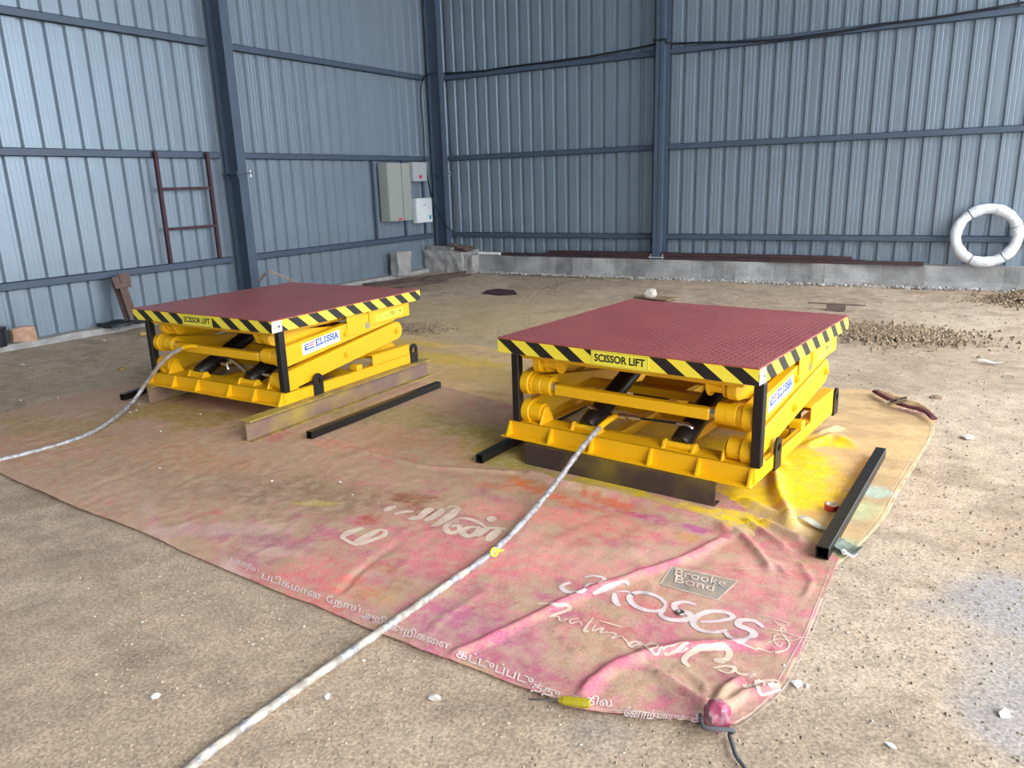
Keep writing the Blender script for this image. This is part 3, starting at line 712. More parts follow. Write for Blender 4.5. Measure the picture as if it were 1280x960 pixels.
def press(z, x, y, lim=.002):
    for (p0, p1, w) in (((-3.965, 3.14), (-3.965, 5.1), .07), ((-5.42, 3.42), (-5.42, 5.1), .07), ((a_.x+dv.x*.04, a_.y+dv.y*.04), (b_.x+dv.x*.04, b_.y+dv.y*.04), .055), ((-3.70, 3.40), (-3.69, 4.95), .05), ((-.42, 3.2), (-.31, 4.75), .055), ((-2.39, 3.5), (-2.33, 5), .05), ((-5.72, 3.3), (-5.8, 4.3), .05)):
        bd, _, _ = near_poly(x, y, [p0, p1], False); k = smooth(w, w*2.2, bd); z = z*k+np.minimum(z, lim)*(1-k)
    return z
def make_tarp(name, P, zfun, step, m, colf, lim):
    xs_ = np.arange(min(p[0] for p in P)-step, max(p[0] for p in P)+2*step, step); ys_ = np.arange(min(p[1] for p in P)-step, max(p[1] for p in P)+2*step, step)
    X, Y = np.meshgrid(xs_, ys_); x, y = X.ravel().copy(), Y.ravel().copy(); ins = in_poly(x, y, P); nx_ = len(xs_)
    i = np.arange((len(xs_)-1)*(len(ys_)-1)); r, c = i//(nx_-1), i % (nx_-1); a = r*nx_+c; Q = np.stack([a, a+1, a+nx_+1, a+nx_], 1)
    Q = Q[ins[Q].any(1)]; used = np.zeros(len(x), bool); used[Q.ravel()] = True; out = used & ~ins
    _, bx, by = near_poly(x[out], y[out], P); x[out], y[out] = bx, by
    idx = -np.ones(len(x), int); idx[used] = np.arange(used.sum()); Q = idx[Q]; x, y = x[used], y[used]
    z = press(zfun(x, y), x, y, lim); V_ = np.stack([x, y, z], 1)
    o = grid_obj(name, V_, Q, m, colf(x, y)); md = o.modifiers.new('thickness', 'SOLIDIFY'); md.thickness = .0015; md.offset = -1; return o
def S(*c): return np.array(srgb(*c))
def blobs(c, x, y, L, seed=0):
    n = fbm(x, y, 5, 5, seed+11)[:, None]; n2 = fbm(x, y, 22, 4, seed+23)[:, None]
    for (px, rx, ry, ang, col, st) in L:
        g = G(px); dx, dy = x-g.x, y-g.y; ca, sa = math.cos(math.radians(ang)), math.sin(math.radians(ang))
        d = np.hypot((dx*ca+dy*sa)/rx, (-dx*sa+dy*ca)/ry)[:, None]
        c = c+(np.array(col)-c)*smooth(1.15, .45, d+(n-.5)*1.3+(n2-.5)*.7)*st
    return c
PINK, ROSE, MAG, SAL, DUST, KHA, YEL, OLI, BRN, PAL = S(196, 132, 134), S(190, 112, 122), S(176, 100, 126), S(204, 128, 106), S(188, 154, 124), S(160, 140, 100), S(238, 200, 20), S(164, 138, 56), S(150, 92, 66), S(214, 176, 168)
def col_front(x, y):
    n = fbm(x*1.3, y, 2.2, 5, 5)[:, None]; n2 = fbm(x+y*.4, y*1.6, 7, 5, 15)[:, None]; n3 = fbm(x, y, 26, 4, 25)[:, None]; n4 = fbm(x*1.2, y*.8, 4.2, 5, 77)[:, None]
    c = PINK+(ROSE-PINK)*smooth(.42, .62, n2); c = c+(SAL-c)*smooth(.48, .66, n)*.5
    c = c+(MAG-c)*smooth(.58, .72, n4)*.35
    # dust lies thicker to the left and towards the back
    t = smooth(-1.6, -4.2, x)[:, None]*.55+smooth(2.5, 3.5, y)[:, None]*.20
    dust = smooth(.62-t*.45, .40-t*.45+.18, n2*.5+n3*.25+n*.25)
    c = c+(DUST-c)*np.clip(1-smooth(.38+t*.35, .58+t*.35, n2*.5+n3*.3+n*.2), 0, 1)*.85
    c = blobs(c, x, y, [
      ((120, 560), 1.3, .5, 0, S(178, 140, 108), .7), ((60, 560), .6, .3, 0, S(196, 140, 112), .5), ((250, 600), .8, .35, 0, S(168, 138, 112), .6), ((60, 535), .8, .22, 0, OLI, .35), ((230, 520), .75, .25, 0, OLI, .75), ((140, 520), .5, .15, 0, OLI, .35),
      ((250, 575), .7, .2, 10, S(196, 140, 105), .5), ((380, 620), .6, .3, 10, S(152, 122, 98), .75), ((395, 632), .16, .035, 25, S(196, 170, 90), .8), ((450, 590), .6, .2, 0, S(196, 150, 125), .5),
      ((560, 560), .9, .22, -5, S(188, 140, 105), .75), ((500, 520), .7, .30, 0, S(165, 145, 98), .85), ((600, 540), .5, .28, 0, S(160, 142, 84), .8), ((620, 575), .3, .12, 0, S(172, 150, 70), .7),
      ((345, 545), .16, .12, 0, S(200, 100, 105), .8), ((430, 560), .35, .1, 0, S(216, 140, 115), .6), ((335, 680), .5, .12, 10, S(172, 120, 128), .7), ((310, 700), .3, .1, 10, MAG, .5), ((330, 690), .25, .06, 10, PAL, .6), ((265, 665), .5, .08, 30, PAL, .5),
      ((290, 715), .35, .06, -28, PAL, .7), ((200, 675), .5, .05, -28, PAL, .5), ((400, 720), .3, .25, 0, S(232, 125, 130), .6), ((560, 690), .6, .25, 0, S(222, 125, 130), .6), ((520, 625), .20, .07, 20, BRN, .85), ((462, 652), .10, .07, 60, S(175, 80, 65), .8), ((525, 640), .14, .05, 10, BRN, .7),
      ((480, 712), .12, .05, 0, S(190, 85, 70), .6), ((470, 745), .2, .1, 0, S(205, 165, 85), .4), ((500, 735), .12, .08, 0, BRN, .4), ((380, 760), .25, .1, 0, S(216, 95, 100), .5), ((430, 730), .2, .14, 0, S(225, 105, 100), .5),
      ((560, 785), .35, .12, 0, S(186, 105, 140), .55), ((620, 800), .4, .12, -20, MAG, .3), ((600, 740), .2, .1, 0, ROSE, .6), ((690, 620), .4, .07, -12, S(215, 110, 70), .8), ((760, 628), .25, .07, -12, S(212, 100, 66), .85), ((660, 605), .25, .06, -8, S(200, 120, 60), .6),
      ((815, 650), .13, .06, -10, S(180, 70, 120), .85), ((868, 662), .09, .045, -10, S(180, 80, 140), .8), ((858, 675), .06, .04, 0, S(205, 140, 50), .8), ((900, 668), .05, .05, 0, S(165, 95, 85), .7),
      ((700, 700), .5, .18, 0, S(226, 150, 140), .5), ((760, 660), .4, .1, 0, S(218, 125, 115), .5), ((700, 598), .6, .09, -10, S(180, 155, 55), .95), ((800, 620), .5, .08, -14, S(205, 175, 30), .95), ((880, 640), .25, .05, -14, YEL, .9), ((925, 648), .2, .06, -14, YEL, .9), ((660, 585), .3, .09, 0, S(160, 145, 75), .8),
      ((620, 610), .22, .05, 0, S(200, 112, 80), .6), ((860, 700), .5, .08, 20, S(218, 165, 150), .5), ((960, 760), .3, .3, 0, S(205, 140, 140), .4), ((985, 690), .2, .06, 0, S(196, 110, 120), .6), ((700, 560), .9, .3, 0, OLI, .9), ((640, 640), .4, .1, 10, S(228, 140, 130), .6)], 1)
    for L, a, w, sk in FOLDS_F[:2]:    # folds keep clean pink cloth on their crest
        P = gpoly(L); bd, _, _ = near_poly(x, y, P, False); c = c+(S(212, 108, 134)-c)*smooth(.055, .01, bd+.02*(n3[:, 0]-.5))[:, None]*.75
    c = c*(1+(n3-.5)*.35); return np.clip(c, 0.01, 1)
def col_back(x, y):
    n = fbm(x, y, 1.6, 5, 8)[:, None]; n2 = fbm(x*.7, y*1.5, 6, 5, 18)[:, None]; n3 = fbm(x, y, 24, 4, 28)[:, None]
    A, Bc = S(214, 178, 128), S(196, 162, 118); c = A+(Bc-A)*smooth(.4, .65, n2)
    c = blobs(c, x, y, [((480, 440), .9, .35, 0, S(200, 165, 75), .5), ((560, 450), .8, .25, 0, S(214, 176, 60), .75), ((620, 470), .8, .3, 0, S(190, 158, 90), .6), ((520, 430), .4, .12, 0, S(226, 184, 50), .6),
      ((980, 580), .55, .30, 80, YEL, 1.), ((1020, 555), .35, .14, 10, YEL, .9), ((940, 620), .35, .25, 0, YEL, 1.), ((1000, 620), .25, .22, 0, YEL, .95), ((960, 560), .4, .3, 0, YEL, 1), ((1040, 600), .25, .15, 30, S(226, 190, 80), .6), ((830, 560), 1., .5, 0, YEL, .8),
      ((1070, 640), .22, .12, 60, S(196, 200, 150), .8), ((1095, 615), .12, .1, 60, S(180, 205, 195), .7), ((1050, 690), .15, .08, 60, S(176, 190, 150), .8), ((985, 640), .05, .16, 100, S(214, 150, 110), .6), ((1135, 515), .16, .07, 0, S(176, 112, 92), .85),
      ((1000, 560), .10, .05, 0, S(205, 120, 100), .3)], 9)
    c = c*(1+(n3-.5)*.3); return np.clip(c, .01, 1)
tarp_m2 = vcol_material('oversprayed_tarpaulin', .6, .6, 40, .18, 120, bdist=.004, dust=.22)
tarp_m = vcol_material('stained_tarpaulin', .6, .6, 40, .22, 120, bdist=.004, dust=.62)
tarp_b = make_tarp('tarpaulin', BACK, zbk, .016, tarp_m2, col_back, .004)
tag(tarp_b, 'beige tarpaulin with bright yellow overspray spread beneath the right lift', 'tarpaulin')
tarp_f = make_tarp('tarpaulin', FRONT, lambda x, y: zf(x, y), .0125, tarp_m, col_front, .006)
tag(tarp_f, 'faded pink printed tarpaulin with large pale lettering spread across the foreground', 'tarpaulin')

# ---- printing on the front tarpaulin (flat print following the cloth)
ZC = [lambda x, y: zf(x, y)]
def drape(pts, dz=.0022):
    x = np.array([p[0] for p in pts]); y = np.array([p[1] for p in pts]); z = press(ZC[0](x, y), x, y, .006)
    # a triangle of print must clear the cloth between its corners
    return [(a, b, c+dz) for a, b, c in zip(x, y, z)]
cream = mat('cream_print', (.72, .56, .43), .6, var=.45, scale=22, col2=(.60, .38, .34), thr=(.45, .75))
whitep = mat('white_print', (.68, .56, .54), .6, var=.4, scale=22, col2=(.62, .40, .43), thr=(.5, .8))
def GSV(qs):     # pixels -> points on the cloth surface, all at once
    q = np.array(qs, float); d = CF[None]+CR[None]*((q[:, :1]-640)/F_PX)-CU[None]*((q[:, 1:2]-480)/F_PX)
    z = np.full(len(q), .012)
    for _ in range(3):
        t = (z-CAM_H)/d[:, 2]; x, y = d[:, 0]*t, d[:, 1]*t; z = ZC[0](x, y)+.002
    t = (z-CAM_H)/d[:, 2]; return np.stack([d[:, 0]*t, d[:, 1]*t], 1)
def ribbons(name, strokes, m, w, tf=lambda q: q, parent=None, wk=1.):
    mb = MB(); allp = []
    for st in strokes:
        ww = w
        if isinstance(st, tuple) and isinstance(st[0], (int, float)): ww, st = st
        P = [tf(q) for q in catmull(st, 6)]
        ww *= .6*wk; gp = list(GSV(P)); vs = []; nP = len(gp)
        # resample finely
        dense = []
        for i in range(nP-1):
            k = max(1, int(np.linalg.norm(gp[i+1]-gp[i])/.012))
            for j in range(k): dense.append(gp[i]+(gp[i+1]-gp[i])*j/k)
        dense.append(gp[-1]); nP = len(dense); pts = []
        for i, p in enumerate(dense):
            a, b = dense[max(0, i-1)], dense[min(nP-1, i+1)]; t = b-a; l = np.linalg.norm(t) or 1; n = np.array((-t[1], t[0]))/l
            s = i/(nP-1); hw = ww/2*(.55+.45*math.sin(math.pi*min(1, max(0, s))))
            for q in (-1, -.33, .33, 1): pts.append(p+n*hw*q)
        fs = [(4*i+j, 4*i+j+1, 4*i+5+j, 4*i+4+j) for i in range(nP-1) for j in range(3)]
        allp.append((pts, fs))
    DD = drape([p for ps, _ in allp for p in ps]); k0 = 0
    for ps, fs in allp: mb.add(DD[k0:k0+len(ps)], fs); k0 += len(ps)
    return mb.build(name, m, parent if parent is not None else tarp_f)
T1 = lambda q: (660+q[0]/3.2, 680+q[1]/3.2)
T2 = lambda q: (400+q[0]/4.267, 590+q[1]/4.267)
def ell(cx, cy, rx, ry, rot, n=16, a0=0, a1=360):
    r = math.radians(rot); return [(cx+rx*math.cos(t)*math.cos(r)-ry*math.sin(t)*math.sin(r), cy+rx*math.cos(t)*math.sin(r)+ry*math.sin(t)*math.cos(r)) for t in np.linspace(math.radians(a0), math.radians(a1), n)]
ribbons('lettering', [
  (.030, [(225, 134), (265, 127), (305, 138), (285, 156), (238, 160)]), (.040, [(240, 160), (222, 183), (180, 194), (143, 185), (136, 166), (170, 154)]),
  (.05, [(262, 200), (310, 178), (368, 152)]), (.03, [(368, 150), (392, 150), (402, 166)]), (.045, [(345, 196), (350, 230), (368, 248)]), (.02, [(352, 192), (395, 190), (425, 206)]),
  (.042, ell(478, 231, 74, 34, 14, 20)),
  (.045, [(672, 243), (630, 232), (588, 240), (592, 262), (640, 276), (652, 292), (618, 305), (560, 300), (530, 282), (545, 264)]),
  (.042, [(690, 312), (760, 308), (818, 294), (795, 274), (730, 270), (676, 288), (660, 318), (690, 344), (745, 353), (795, 344)]),
  (.048, [(942, 334), (905, 308), (852, 305), (842, 325), (892, 346), (902, 366), (860, 383), (812, 376), (788, 352)])], whitep, .035, T1)
ribbons('lettering', [
  (.030, [(40, 238), (100, 240), (155, 245), (163, 262), (110, 282), (85, 292)]), (.014, [(85, 292), (120, 290), (130, 308), (160, 298)]), (.014, [(205, 298), (170, 302), (172, 318), (205, 310), (215, 326)]),
  (.02, [(262, 292), (225, 345), (245, 350)]), (.016, [(285, 306), (380, 334)]), (.016, [(270, 322), (258, 348), (300, 335), (288, 356), (320, 350)]), (.018, [(310, 352), (352, 360), (335, 378), (372, 366)]),
  (.018, [(372, 366), (395, 390), (410, 408), (450, 398), (425, 390), (402, 404), (430, 416), (462, 400)]), (.016, [(462, 400), (480, 418), (520, 410), (500, 398), (470, 410), (510, 428), (540, 410)]), (.018, [(540, 418), (600, 398), (640, 394), (600, 412), (550, 432), (575, 440), (638, 404)]),
  (.045, [(742, 466), (788, 462), (806, 436), (780, 414), (705, 418), (645, 440), (624, 466), (645, 492)]), (.022, [(740, 496), (790, 488), (830, 498), (800, 516), (758, 502)]), (.02, [(825, 500), (850, 520), (912, 520)]), (.024, [(912, 520), (868, 545), (895, 556), (955, 542)]),
  (.022, [(940, 570), (985, 566), (1002, 550), (962, 546), (920, 562), (925, 580), (962, 588), (1012, 582)])], cream, .02, T1)
ribbons('rose_drawing', [(.010, [(780, 382), (850, 390), (900, 402), (930, 420), (980, 434), (1030, 424), (1046, 400), (1022, 368), (990, 364), (985, 388), (1005, 412), (1020, 395)]), (.009, [(930, 286), (990, 298), (1042, 320), (1010, 326), (985, 310)]), (.009, [(945, 340), (985, 345), (1030, 348), (1018, 334), (1012, 352), (1040, 378)]), (.009, [(1020, 350), (1080, 370), (1132, 376)]), (.009, [(950, 400), (1000, 380), (1060, 385), (1100, 370)])], cream, .01, T1)
ribbons('hem_stitching', [(.005, [(1226, 60), (1190, 150), (1150, 250), (1110, 350), (1060, 440), (1010, 530), (960, 610), (900, 670), (830, 712)]), (.004, [(1245, 75), (1120, 395), (1015, 590), (880, 705), (835, 735)]), (.004, [(110, 618), (240, 655), (400, 668), (620, 690), (700, 700)]), (.004, [(775, 95), (1000, 100), (1130, 90)])], whitep, .006, T1)
ribbons('lettering', [(.05, [(115, 345), (165, 320), (232, 296)]), (.05, [(180, 384), (240, 350), (312, 308)]), (.028, [(110, 345), (190, 386), (262, 368), (335, 342), (348, 315), (312, 306)]), (.04, [(338, 205), (405, 182)]), (.03, [(398, 224), (450, 212), (500, 210)]), (.045, [(470, 250), (530, 243)]),
  (.05, [(520, 252), (575, 205), (600, 192)]), (.05, [(560, 262), (620, 230), (660, 195)]), (.055, [(605, 290), (670, 250), (742, 192)]), (.022, [(650, 205), (700, 184), (748, 190)]), (.03, [(740, 262), (695, 268), (668, 300), (700, 326), (745, 308), (735, 285), (700, 290)]), (.022, [(700, 262), (760, 246), (830, 262), (890, 296)]),
  (.035, [(830, 292), (785, 298), (760, 325), (800, 342), (838, 320), (845, 292)]), (.03, [(822, 340), (850, 312), (880, 296)]), (.03, [(845, 345), (875, 318), (900, 302)]), (.026, [(880, 296), (940, 300), (995, 306)]), (.05, [(895, 368), (925, 335), (955, 308)])], cream, .03, T2, wk=1.7)
mb = MB(); cc = [G(T2((915+28*math.cos(t), 250+16*math.sin(t))), .012) for t in np.linspace(0, 2*math.pi, 14)[:-1]]; mb.add(drape([(p.x, p.y) for p in cc], .004), [tuple(range(13))]); mb.build('lettering', cream, tarp_f)
# patch with the tea label
def quad_text(name, body, q0, q1, hpx, m, up=(.25, -1.), bold=0., T=lambda q: q, dz=.003, sub=.02):
    V_, F_ = text_mesh(body, 1., bold); mn, mx = V_.min(0), V_.max(0); Q = (V_-mn)/(mx-mn)
    q0, q1 = np.array(T(q0)), np.array(T(q1)); u = np.array(up)*hpx
    bm = bmesh.new(); vv = []
    for g in GSV([q0+(q1-q0)*q[0]+u*q[1] for q in Q]): vv.append(bm.verts.new((g[0], g[1], 0)))
    for f in F_:
        try: bm.faces.new([vv[i] for i in f])
        except ValueError: pass
    bmesh.ops.triangulate(bm, faces=bm.faces)
    for _ in range(3):
        lo = [e for e in bm.edges if e.calc_length() > sub]
        if not lo: break
        bmesh.ops.subdivide_edges(bm, edges=lo, cuts=1); bmesh.ops.triangulate(bm, faces=bm.faces)
    x = [v.co.x for v in bm.verts]; D_ = drape([(v.co.x, v.co.y) for v in bm.verts], dz)
    for v, d in zip(bm.verts, D_): v.co.z = d[2]
    bmesh.ops.recalc_face_normals(bm, faces=bm.faces)
    me = bpy.data.meshes.new(name); bm.to_mesh(me); bm.free(); me.materials.append(m); o = bpy.data.objects.new(name, me); COL.objects.link(o); o.parent = tarp_f; return o
patch_m = mat('patch_print', (.38, .27, .20), .7, var=.5, scale=14, col2=(.26, .25, .22), bump=.4)
cor = [T1(q) for q in ((575, 90), (840, 148), (757, 224), (530, 160))]
mb = MB(); n = 12; pts = []
for i in range(n+1):
    for j in range(n+1):
        u, v = i/n, j/n; q = (1-v)*((1-u)*np.array(cor[0])+u*np.array(cor[1]))+v*((1-u)*np.array(cor[3])+u*np.array(cor[2])); g = G(q, .012); pts.append((g.x, g.y))
mb.add(drape(pts, .0016), [(i*(n+1)+j, i*(n+1)+j+1, (i+1)*(n+1)+j+1, (i+1)*(n+1)+j) for i in range(n) for j in range(n)]); mb.build('printed_patch', patch_m, tarp_f)
ribbons('patch_outline', [(.010, [(575, 90), (840, 148)]), (.010, [(840, 148), (757, 224)]), (.010, [(757, 224), (530, 160)]), (.010, [(530, 160), (575, 90)]), (.008, [(640, 118), (710, 100), (760, 108)])], cream, .01, T1)
quad_text('lettering', 'Brooke', (585, 126), (788, 172), 8.5, cream, (.25, -1), .004, T1, .0045)
quad_text('lettering', 'Bond', (585, 154), (742, 192), 8.5, cream, (.25, -1), .004, T1, .0045)
T3 = lambda q: (300+q[0]/3.2, 700+q[1]/3.2)
TXT = [('டகாரிய', (-40, 10), (70, 60), 9, T3), ('படிகமான', (85, 75), (322, 162), 10, T3), ('ேநாய்', (338, 180), (475, 224), 13, T3), ('அறி', (482, 238), (578, 268), 12, T3), ('குறிகைள', (590, 288), (835, 372), 14, T3), ('கட்டுப்படு', (862, 388), (1168, 505), 13, T3),
       ('த்து', (10, 592), (120, 628), 14, T1), ('வதில', (165, 640), (328, 666), 15, T1), ('ேனாம்', (380, 690), (500, 704), 13, T1), ('பாரும்', (512, 704), (620, 712), 10, T1), ('அ', (648, 716), (704, 716), 12, T1)]
for body, q0, q1, h, T in TXT: quad_text('border_lettering', body, q0, q1, h, whitep, (.30, -1), .012, T, .003)
ZC[0] = lambda x, y: zbk(x, y)
hem_m = mat('pale_hem', (.66, .56, .42), .7)
ribbons('hem_stitching', [(.010, [(1165, 528), (1161, 548), (1148, 570), (1134, 592), (1117, 618), (1106, 640), (1092, 660), (1075, 678), (1062, 690)]), (.006, [(1158, 545), (1140, 572), (1124, 598), (1106, 628), (1090, 655), (1070, 680)])], hem_m, .008, parent=tarp_b)
ribbons('faded_print', [(.02, [(1124, 508), (1128, 506), (1132, 509), (1128, 512), (1124, 509)]), (.02, [(1137, 511), (1141, 509), (1145, 513), (1140, 515), (1137, 512)]), (.02, [(1151, 514), (1157, 519)])], whitep, .02, parent=tarp_b)
ZC[0] = lambda x, y: zf(x, y)
# gathered knot at the near corner, eyelet
kc = G((897, 903), .03)
mb = MB(); n = 18; vs = []; fs = []
for i in range(9):
    t = i/8; ph = math.pi*t
    for j in range(n):
        w = 2*math.pi*j/n; r_ = .034*math.sin(ph*.92+.12)**.8*(1+.20*math.sin(5*w+i)+.1*math.sin(9*w)); vs.append((r_*math.cos(w)*1.1, r_*math.sin(w)*.9, .055*(1-math.cos(ph))*.9))
for i in range(8):
    for j in range(n): fs.append((i*n+j, i*n+(j+1) % n, (i+1)*n+(j+1) % n, (i+1)*n+j))
vs = [(kc.x+v[0], kc.y+v[1], v[2]+.004) for v in vs]
mb.add(vs, fs+[tuple(range(n))[::-1], tuple(range(8*n, 9*n))]); mb.build('tied_corner', mat('pink_cloth', S(165, 70, 98).tolist(), .6, var=.5, scale=30, bump=.5, col2=(.50, .30, .34), thr=(.5, .7)), tarp_f, smooth=True)
eg = G((850, 767), .01); mb = MB(); mb.tube([(eg.x+.014*math.cos(t), eg.y+.014*math.sin(t), zf(np.array([eg.x]), np.array([eg.y]))[0]+.006) for t in np.linspace(0, 2*math.pi, 14)[:-1]], .0045, 8, closed=True); mb.build('eyelet', tool_s, tarp_f, smooth=True)
# rope at the knot
P = [(kc.x-.05, kc.y-.01, .045), (kc.x-.02, kc.y-.062, .05), (kc.x+.05, kc.y-.03, .045), (kc.x+.045, kc.y-.01, .02)]+[tuple(G(q, .012)) for q in ((912, 918), (916, 932), (921, 946), (932, 962), (940, 985))]
o = MB().tube(catmull(P, 8), .0065, 8).build('rope', rope_m, None, smooth=True); tag(o, 'dark grey rope tied round the near corner of the pink tarpaulin', 'rope')

# rolled strap with buckle at the far right corner of the beige tarpaulin
r = empty('strap', tuple(G((1130, 503)))); tag(r, 'dark maroon strap with buckle lying on the right corner of the beige tarpaulin', 'strap')
lc = r.location
P = [G(q, .04)-lc for q in ((1094, 489), (1104, 495), (1114, 500), (1122, 504), (1135, 508), (1148, 511), (1160, 516), (1167, 523))]
MB().tube(catmull([tuple(p) for p in P], 6), .024, 10, flat=.5).build('webbing', mat('maroon_web', (.16, .035, .04), .7, var=.4, scale=20), r, smooth=True)
bk = G((1122, 501), .06)-lc
mb = MB(); mb.tube([(bk.x+sx*.055, bk.y+sy*.045, bk.z+.0+.02*sx) for sx, sy in ((-1, -1), (1, -1), (1, 1), (-1, 1))], .008, 8, closed=True); mb.tube([(bk.x, bk.y-.045, bk.z), (bk.x, bk.y+.045, bk.z)], .007, 8); mb.build('buckle', tool_s, r, smooth=True)

# ------------------------------------------------------------------ hoses
def hose(label, pts, r0, m, wrap_m=None, wrap=None):
    r = empty('hydraulic_hose', pts[0]); tag(r, label, 'hose'); l0 = Vector(pts[0])
    P = catmull([tuple(Vector(p)-l0) for p in pts], 14)
    rr = [r0*(1+.10*math.sin(i*.9)+.07*math.sin(i*2.3)) for i in range(len(P))]
    MB().tube(P, rr, 12).build('wrapped_hose', m, r, smooth=True)
    # spiral wrapping tape
    mb = MB(); tr = []
    k = len(P)
    return r, P, l0
endR = lw('R', (.675, .2, .185))
pr = [G((190, 1010), .014), G((245, 953), .014), G((350, 876), .014), G((480, 786), .022), G((560, 730), .022), G((618, 688), .028), G((665, 640), .06), G((700, 597), .14)]
pr = [tuple(p) for p in pr]; m1 = Vector(pr[-1]); e1 = Vector(endR)
pr += [tuple(m1.lerp(e1, .35)+Vector((0, 0, .03))), tuple(m1.lerp(e1, .7)+Vector((0, 0, .035))), tuple(m1.lerp(e1, .9)+Vector((0, 0, .015))), tuple(e1)]
r, P, l0 = hose('silver wrapped hydraulic hose running from the foreground into the right lift', pr, .0145, hose_w)
MB().tube([tuple(p) for p in P[:62]], [.0155+.001*math.sin(i*1.3) for i in range(62)], 12).build('dusty_wrap', hose_d2, r, smooth=True)
MB().tube([tuple(p) for p in P[-30:]], .017, 12).build('yellow_wrap', yellow, r, smooth=True)
g = G((618, 690), .05)-l0
mb = MB(); mb.tube([tuple(g+Vector((.018*math.cos(t)*.6, .0+.01*math.cos(t), .018*math.sin(t)))) for t in np.linspace(0, 6.28, 12)[:-1]], .006, 6, closed=True); mb.tube([tuple(g), tuple(g+Vector((.035, .02, .01)))], .005, 6); mb.build('yellow_tie', yellow2, r, smooth=True)
endL = lw('L', (.70, .12, .30))
def onL(px, x=None, y=.05):
    # local plane y of the left lift
    x_, y_, th, z_ = LIFT['L']; return hit(px, 1, y_+y)
pl_ = [G((-60, 590), .014), G((0, 575), .014), G((55, 561), .014), G((105, 545), .02), G((140, 525), .04), G((165, 503), .08)]
q1 = hit((183, 478), 1, 3.36); q2 = hit((200, 456), 1, 3.40); q3 = hit((217, 441), 1, 3.46); q4 = hit((235, 433), 1, 3.52); q5 = hit((252, 434), 1, 3.57)
pl_ = [tuple(p) for p in pl_+[q1, q2, q3, q4, q5]]
r, P, l0 = hose('silver wrapped hydraulic hose curving up from the left edge into the left lift', pl_, .0145, hose_w)
MB().tube([tuple(p) for p in P[-20:]], .017, 12).build('yellow_wrap', yellow, r, smooth=True)
MB().tube([tuple(p) for p in P[-62:-19]], .016, 12).build('dusty_wrap', hose_d, r, smooth=True)
q5v = Vector(q5)-l0; e = [hit((262, 436), 1, 3.60), hit((270, 441), 1, 3.61), hit((278, 447), 1, 3.62)]
MB().tube(catmull([tuple(q5v)]+[tuple(p-l0) for p in e], 5), .010, 8).build('hose_end', rubber, r, smooth=True)

# ------------------------------------------------------------------ coil of pipe leaning on the back wall
cz = .74; crx, crz = .405, .385
r = empty('pipe_coil', (.15, 12.07, .335)); tag(r, 'large white wrapped coil of pipe leaning against the back wall', 'coil')
tilt = math.radians(-14)
def coilpt(t, rad): return (rad*math.cos(t), .0+math.sin(tilt)*-(rad*math.sin(t)), .40+rad*math.sin(t)*math.cos(tilt))
mb = MB(); Pc = []; rc = []
for k in range(72):
    t = 2*math.pi*k/72; Pc.append(coilpt(t, .355)); rc.append(.070*(1+.06*math.sin(7*t)+.04*math.sin(17*t)))
MB().tube(Pc, rc, 14, closed=True).build('wrapped_coil', coil_m, r, smooth=True)
for t in (2.2, .35, 4.3, 5.4):
    c = Vector(coilpt(t, .355)); er = Vector((math.cos(t), 0, math.sin(t))); ey = Vector((0, 1, 0))
    MB().tube([tuple(c+er*.076*math.cos(a)+ey*.076*math.sin(a)) for a in np.linspace(0, 2*math.pi, 14)[:-1]], .005, 6, closed=True).build('tie', tool_s if t != 2.2 else dsteel, r, smooth=True)

# ------------------------------------------------------------------ long steel sections on the kerb
def box_tube(name, label, cat, p0, p1, w, h, z, m, group=None, t=.004):
    p0, p1 = Vector(p0), Vector(p1); L_ = (p1-p0).length; rz = math.atan2(p1.y-p0.y, p1.x-p0.x)
    o = MB().plate_hole([(-w/2, 0), (w/2, 0), (w/2, h), (-w/2, h)], [(-w/2+t, t), (w/2-t, t), (w/2-t, h-t), (-w/2+t, h-t)], 0, 0, L_).build(name, m, None)
    o.location = (p0.x, p0.y, z); o.rotation_euler = (0, math.atan2(-(p1.z-p0.z), (p1-p0).xy.length), rz); tag(o, label, cat, group); return o
def KX(px, y=12.0): return hit((px, 325), 1, y).x
for (xa, xb, y, z, lab) in ((-7.75, -.55, 12.02, .321, 'longest maroon steel section lying on the back kerb, reaching towards the coil'), (KX(685), KX(1064), 12.04, .372, 'maroon steel section stacked on the back kerb, front of the top layer'), (KX(700), KX(1040), 12.12, .372, 'maroon steel section stacked on the back kerb, behind the front one of the top layer'), (-6.6, -1.3, 12.12, .321, 'maroon steel section on the back kerb beneath the stacked ones')):
    box_tube('steel_section', lab, 'steel section', (xa, y, 0), (xb, y, 0), .07, .048, z, kerb_steel, 'maroon steel sections on the kerb')
# concrete lump in the corner with debris
def rock(name, m, c, s, seed, sub=2, jag=.25, par=None, rz=0., flat=False):
    bm = bmesh.new(); bmesh.ops.create_icosphere(bm, subdivisions=sub, radius=1)
    for v in bm.verts:
        n_ = mnoise.noise(Vector(v.co)*1.3+Vector((seed*3.1, seed, 0)))+.5*mnoise.noise(Vector(v.co)*3+Vector((seed, 7, seed)))
        v.co *= 1+jag*n_
        if flat: v.co = Vector([max(-.72, min(.72, a))/.72*.95+.0 for a in v.co])
        v.co = Vector((v.co.x*s[0], v.co.y*s[1], v.co.z*s[2]))
    me = bpy.data.meshes.new(name); bm.to_mesh(me); bm.free(); me.materials.append(m); o = bpy.data.objects.new(name, me); COL.objects.link(o)
    o.location = c; o.rotation_euler = (0, 0, rz); o.parent = par; return o
r = empty('concrete_footing', (-8.3, 12.05, 0)); tag(r, 'rough concrete footing block at the base of the corner column', 'concrete block')
